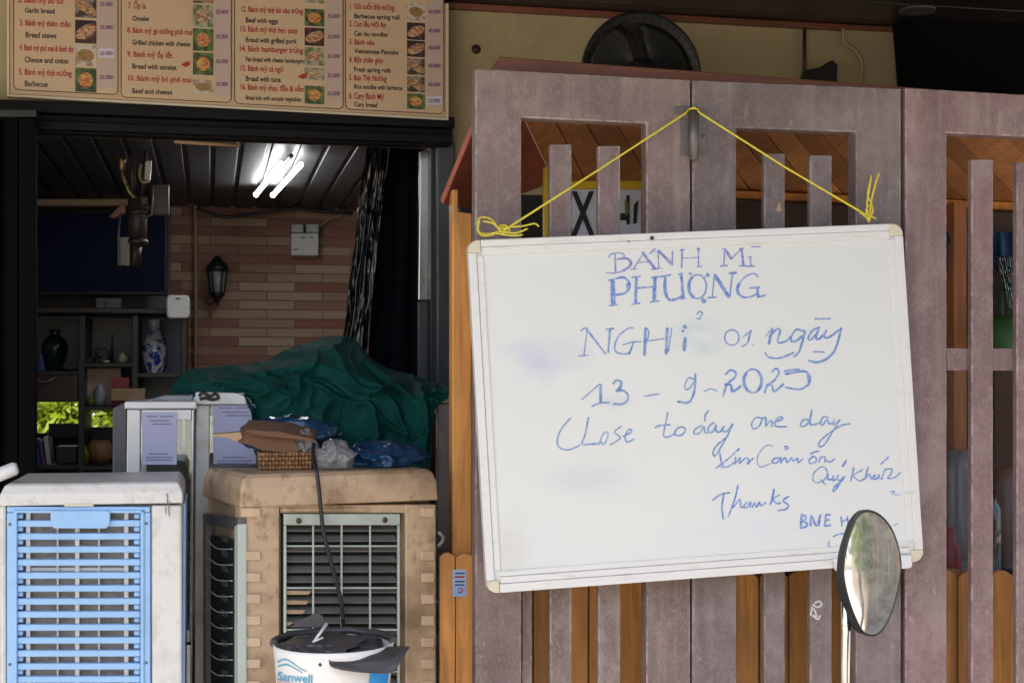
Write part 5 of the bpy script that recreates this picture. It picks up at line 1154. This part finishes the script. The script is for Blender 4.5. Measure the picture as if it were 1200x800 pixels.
for pts in ([(325, 775), (334, 772), (344, 777), (352, 783), (359, 786)], [(326, 780), (336, 778), (346, 783), (354, 788)]):
    sp = smooth(pts, 5)
    for i in range(len(sp) - 1):
        (x0, y0), (x1_, y1_) = sp[i], sp[i + 1]; w_ = 1.1 - .6 * i / len(sp); mb.face([mb.bm.verts.new(onpail(x, y)) for x, y in ((x0, y0 - w_), (x1_, y1_ - w_), (x1_, y1_ + w_), (x0, y0 + w_))])
mb.build('swoosh', M['labeltext'], pail, normals=False)
mb = MB()
for i in range(6):
    x0, x1_ = 434 + 3.6 * i, 434 + 3.6 * (i + 1); mb.face([mb.bm.verts.new(onpail(x, y)) for x, y in ((x0, 788), (x1_, 788), (x1_ - 5, 840), (x0 - 5, 840))])
mb.build('cyan_band', M['bluelabel'], pail, normals=False)
mb = MB()
for i in range(7):
    x0, x1_ = 325 + 5 * i, 330 + 5 * i; mb.face([mb.bm.verts.new(onpail(x, y)) for x, y in ((x0, 796 + i), (x1_, 797 + i), (x1_, 850), (x0, 850))])
mb.build('pink_band', M['pink'], pail, normals=False)
MB().lathe([(.0045, 0), (.004, .002), (.001, .003)], onpail(375.5, 778, 0), (0, -1, 0), 12).build('handle_pin', M['brown'], pail)
mb = MB(); mb.tube([Vector((bc.x, bc.y, bz + .002)) + Vector((math.cos(R(a)) * rB * .985, math.sin(R(a)) * rB * .985, .004 * noise.noise(Vector((a * .05, 1, 1))))) for a in range(-12, 186, 6)], .0085, 8); mb.build('bag_edge', M['bagdark'], t_)
# scraps inside and flap over the rim
q0 = len(bpy.data.objects)
o = crumple('plastic_scraps', None, None, (388, 757), YB2, 112, 22, .20, M['bagdark'], 2.2, .5); o['label'] = 'crumpled dark plastic scraps inside the white bucket'; o['category'] = 'scraps'
g = []
for i in range(16):
    v = i / 15; row = []
    for j in range(30):
        s_ = j / 29
        xt, yt_ = cr([(386, 772), (392, 766.5), (403, 763), (434, 759), (466, 757), (480, 757.5)], s_)
        xb2, yb2 = cr([(386, 772.5), (388, 780), (401, 784.5), (430, 788), (460, 787), (470, 772), (480, 758)], s_)
        Y = 2.885 + .10 * (s_ - .35) ** 2 + .05 * (1 - v) - .012 * math.sin(v * 3.1) + .006 * noise.noise(Vector((s_ * 6, v * 3, 2)))
        row.append(P(xt + (xb2 - xt) * v, yt_ + (yb2 - yt_) * v, Y))
    g.append(row)
tag(MB().grid(g).build('plastic_flap', M['bagdark'], solid=.002), 'dark grey plastic flap folded over the rim of the white bucket', 'plastic sheet')
tag(MB().prism([P(364, 721, 2.99), P(372, 717, 2.99), P(379, 722, 2.99), P(386, 735, 2.99), P(340, 735, 2.99), P(350, 728, 2.99)], (0, .01, 0)).build('plastic_scrap', M['bagdark'], bev=.002), 'pointed dark plastic scrap sticking up from the bucket', 'scrap')
tag(MB().tube([P(368, 752, 2.96), P(383, 730, 2.98)], .0035, 6).tube([P(366, 752, 2.955), P(379, 746.5, 2.955)], .0025, 6).build('white_stick', M['alu']), 'short white stick lying across the scraps in the bucket', 'stick')
t_ = thing('plastic_stool', 'blue plastic stool that carries the white bucket', 'stool')
sx, sy, sz = bc.x, bc.y, base_z - .0005
MB().box(sx - .13, sx + .13, sy - .13, sy + .13, sz - .02, sz).build('seat', M['blueplastic'], t_, bev=.01)
for a_ in (-1, 1):
    for b_ in (-1, 1): MB().prism([(sx + a_ * .125, sy + b_ * .125, sz - .021), (sx + a_ * .085, sy + b_ * .125, sz - .021), (sx + a_ * .12, sy + b_ * .15, FL), (sx + a_ * .15, sy + b_ * .15, FL)], (0, -b_ * .03, 0)).build('leg', M['blueplastic'], t_)

# ================================================================== MOTORBIKE MIRROR
t_ = thing('motorbike', 'parked motorbike of which only the oval wing mirror shows', 'motorbike')
mc = P(1021, 671, 1.80); toc = (EYE - mc).normalized()
nf = (Matrix.Rotation(R(27), 3, 'Z') @ toc); nf = Vector((nf.x, nf.y, .055)).normalized()   # the way the glass faces
MPl = Pl(mc, -nf)
out = [(1016, 596.5), (1031, 602), (1044.5, 617.5), (1053, 640), (1056.3, 665.5), (1052, 692), (1044.5, 719), (1033, 739.5), (1021, 745.5), (1009.5, 739), (997.5, 713), (990, 686), (988, 665.5), (991, 641), (998, 618), (1004.5, 602.5)]
out = smooth(out, 4, True); NR = len(out); ctr = (sum(p[0] for p in out) / NR, sum(p[1] for p in out) / NR)
def ringpx(k, off, sh=(0, 0)): return [MPl.pt(ctr[0] + sh[0] + (x - ctr[0]) * k, ctr[1] + sh[1] + (y - ctr[1]) * k) + MPl.n * off for x, y in out]
mb = MB(); rings = [ringpx(k, -.0045 * (1 - k * k)) for k in (.965, .8, .6, .4, .2, .05, .001)]
mb.loft(rings, False); mb.build('mirror_glass', M['mirror'], t_)
mb = MB()
mb.loft([ringpx(.963, .0012), ringpx(.967, -.0014), ringpx(.996, -.0014), ringpx(1.0, .003), ringpx(.99, .012), ringpx(.95, .024, (0, 3)), ringpx(.80, .038, (0, 12)), ringpx(.50, .047, (0, 24)), ringpx(.15, .05, (0, 28))], True); mb.build('mirror_housing', M['mattblack'], t_)
s0 = MPl.pt(1003, 724) + MPl.n * .03; s1 = Vector((s0.x - .002, s0.y + .004, s0.z - .18)); hb = Vector((s0.x + .03, s0.y + .03, .90))
mb = MB(); mb.tube([s0 + Vector((0, 0, .03)), s0 + Vector((0, 0, -.02)), s1, hb], [.0065, .0065, .0065, .009], 12); mb.build('mirror_stem', M['chrome'], t_)
MB().tube([hb + Vector((-.16, -.03, -.02)), hb + Vector((0, 0, -.01)), hb + Vector((.18, .06, .02)), hb + Vector((.36, .03, .0)), hb + Vector((.52, -.04, -.03))], .013, 12).build('handlebar', M['rubber'], t_)
hd = hb + Vector((.2, .07, 0)); wc = Vector((hd.x + .05, hd.y + .36, .29))
MB().tube([hd, hd + Vector((.02, .12, -.3)), wc + Vector((-.06, 0, .02))], [.03, .028, .02], 12).build('fork', M['zinc'], t_)
MB().lathe([(.22, -.04), (.28, -.04), (.29, -.02), (.29, .02), (.28, .04), (.22, .04), (.22, -.04)], wc, (1, .1, 0), 40).build('tyre', M['rubber'], t_)
mb = MB(); mb.lathe([(.05, -.05), (.05, .05)], wc, (1, .1, 0), 16); mb.lathe([(.20, -.02), (.219, -.02), (.219, .02), (.20, .02), (.20, -.02)], wc, (1, .1, 0), 40); mb.build('wheel_rim', M['zinc'], t_)
MB().loft([[hd + Vector((a_ * .10, -.10 - .0 * k, -.12 - .22 * k)) + Vector((a_ * .05 * k, b_ * .05 - .30 * k, 0)) for a_, b_ in ((-1, -1), (1, -1), (1, 1), (-1, 1))] for k in (0, 1)]).build('fairing', M['bike'], t_, bev=.01)
mb = MB(); s_ = hd + Vector((0, -.95, 0)); mb.box(s_.x - .14, s_.x + .14, s_.y - .35, s_.y + .35, .66, .76); mb.build('saddle', M['rubber'], t_, bev=.03, seg=3)
MB().box(s_.x - .12, s_.x + .12, s_.y - .4, s_.y + .66, .30, .655).build('bodywork', M['bike'], t_, bev=.04, seg=3)
rc_ = Vector((s_.x, s_.y - .28, .29)); MB().lathe([(.2, -.05), (.28, -.05), (.29, -.02), (.29, .02), (.28, .05), (.2, .05), (.2, -.05)], rc_, (1, 0, 0), 40).build('tyre', M['rubber'], t_)

# ================================================================== BEYOND: garden behind, street trees and house in front
def foliage(name, c, rad, n, size, m, parent, seed, clumps=26):
    rnd = random.Random(seed); mb = MB(); cl = []
    for _ in range(clumps):
        while True:
            v = Vector((rnd.uniform(-1, 1), rnd.uniform(-1, 1), rnd.uniform(-1, 1)))
            if v.length < 1: break
        cl.append(Vector((v.x * rad[0], v.y * rad[1], v.z * rad[2])))
    for _ in range(n):
        q = rnd.choice(cl); p = Vector(c) + q + Vector([rnd.gauss(0, .17 * r_) for r_ in rad])
        d = Vector((rnd.uniform(-1, 1), rnd.uniform(-1, 1), rnd.uniform(-.5, 1))).normalized(); e_ = d.orthogonal().normalized()
        e_ = Matrix.Rotation(rnd.uniform(0, 6.28), 3, d) @ e_; f_ = d.cross(e_); s_ = size * rnd.uniform(.6, 1.3); mb.cur = rnd.random()
        mb.face([mb.bm.verts.new(p + e_ * s_), mb.bm.verts.new(p + f_ * s_ * .42 + d * s_ * .1), mb.bm.verts.new(p - e_ * s_), mb.bm.verts.new(p - f_ * s_ * .42 + d * s_ * .1)])
    return mb.build(name, m, parent, normals=False)
def tree(label, x, y, h, rad, n, size, m, seed, cat='tree', name='leafy_tree'):
    t = thing(name, label, cat); rnd = random.Random(seed)
    mb = MB(); r0 = .035 * h
    mb.tube([(x, y, 0), (x + .02 * h, y, h * .3), (x + .01 * h, y + .02 * h, h * .62), (x, y, h * .9)], [r0, r0 * .75, r0 * .5, r0 * .15], 10)
    for k in range(7):
        a = rnd.uniform(0, 6.28); z0 = h * rnd.uniform(.35, .65); mb.tube([(x + .012 * h, y + .01 * h, z0), (x + math.cos(a) * rad[0] * .4, y + math.sin(a) * rad[1] * .4, z0 + h * .12), (x + math.cos(a) * rad[0] * .8, y + math.sin(a) * rad[1] * .8, z0 + h * .2)], [r0 * .4, r0 * .25, r0 * .08], 6)
    mb.build('trunk', M['bark'], t); foliage('crown', (x, y, h * .68), rad, n, size, m, t, seed); return t
gp = P(85, 490, 9.2)
t_ = thing('garden_bush', 'bright green bush in the garden behind the shelf opening', 'bush')
mb = MB()
for k in range(6): mb.tube([(gp.x - .8 + .32 * k, gp.y + .1 * (k % 2), 0), (gp.x - .75 + .3 * k, gp.y, .7), (gp.x - .9 + .36 * k, gp.y, 1.5)], [.02, .015, .006], 6)
mb.build('stem', M['bark'], t_); foliage('leaves', (gp.x, gp.y, 1.0), (1.2, .45, .8), 9000, .06, M['leaf2'], t_, 5, 90)
MD = nf * 2 * nf.dot(toc) - toc      # where the mirror looks
tx = lambda dist, side: Vector((mc.x + MD.x * dist - MD.y * side / max(.2, math.hypot(MD.x, MD.y)), mc.y + MD.y * dist + MD.x * side / max(.2, math.hypot(MD.x, MD.y)), 0))
a = tx(4.2, -.95); tree('street tree with yellow green leaves across the street, seen in the mirror', a.x, a.y, 3.0, (1.25, 1.25, .95), 5200, .12, M['leaf2'], 11)
t_ = thing('street_house', 'house with ochre wall and brown clay tile roof across the street', 'building')
a = tx(6.5, 3.0)
MB().box(a.x - 4, a.x + 4, a.y - 6, a.y, 0, 3.0).build('wall', M['housewood'], t_)
for k in range(9): MB().box(a.x - 4 + k, a.x - 3.9 + k, a.y + .003, a.y + .09, 0, 2.9).build('post', M['ochre'], t_)
MB().prism([(a.x - 4.4, a.y + .6, 2.7), (a.x + 4.4, a.y + .6, 2.7), (a.x + 4.4, a.y - 3, 4.6), (a.x - 4.4, a.y - 3, 4.6)], (0, .05, .14)).build('roof', M['rooftile'], t_)
MB().box(a.x - 1.1, a.x + 1.1, a.y + .002, a.y + .05, 0, 2.2).build('door', M['orange_red'], t_, bev=.01)
# ------------------------------------------------------------------ put every thing's origin at its base
bpy.context.view_layer.update()
for o in list(sc.objects):
    if o.parent or o.type not in ('EMPTY', 'MESH'): continue
    kids = [k for k in sc.objects if k.parent == o]
    ms = [o] if o.type == 'MESH' else kids
    vs = [v.co for k in ms for v in k.data.vertices]
    if not vs: continue
    lo = Vector([min(v[i] for v in vs) for i in range(3)]); hi = Vector([max(v[i] for v in vs) for i in range(3)])
    b = Vector(((lo.x + hi.x) / 2, (lo.y + hi.y) / 2, lo.z))
    if o.type == 'MESH' :
        if o.get('kind') == 'structure': continue
        o.data.transform(Matrix.Translation(-b)); o.location = b
        for k in kids: k.location = k.location - b
    else:
        o.location = b
        for k in kids: k.location = k.location - b
bpy.context.view_layer.update()
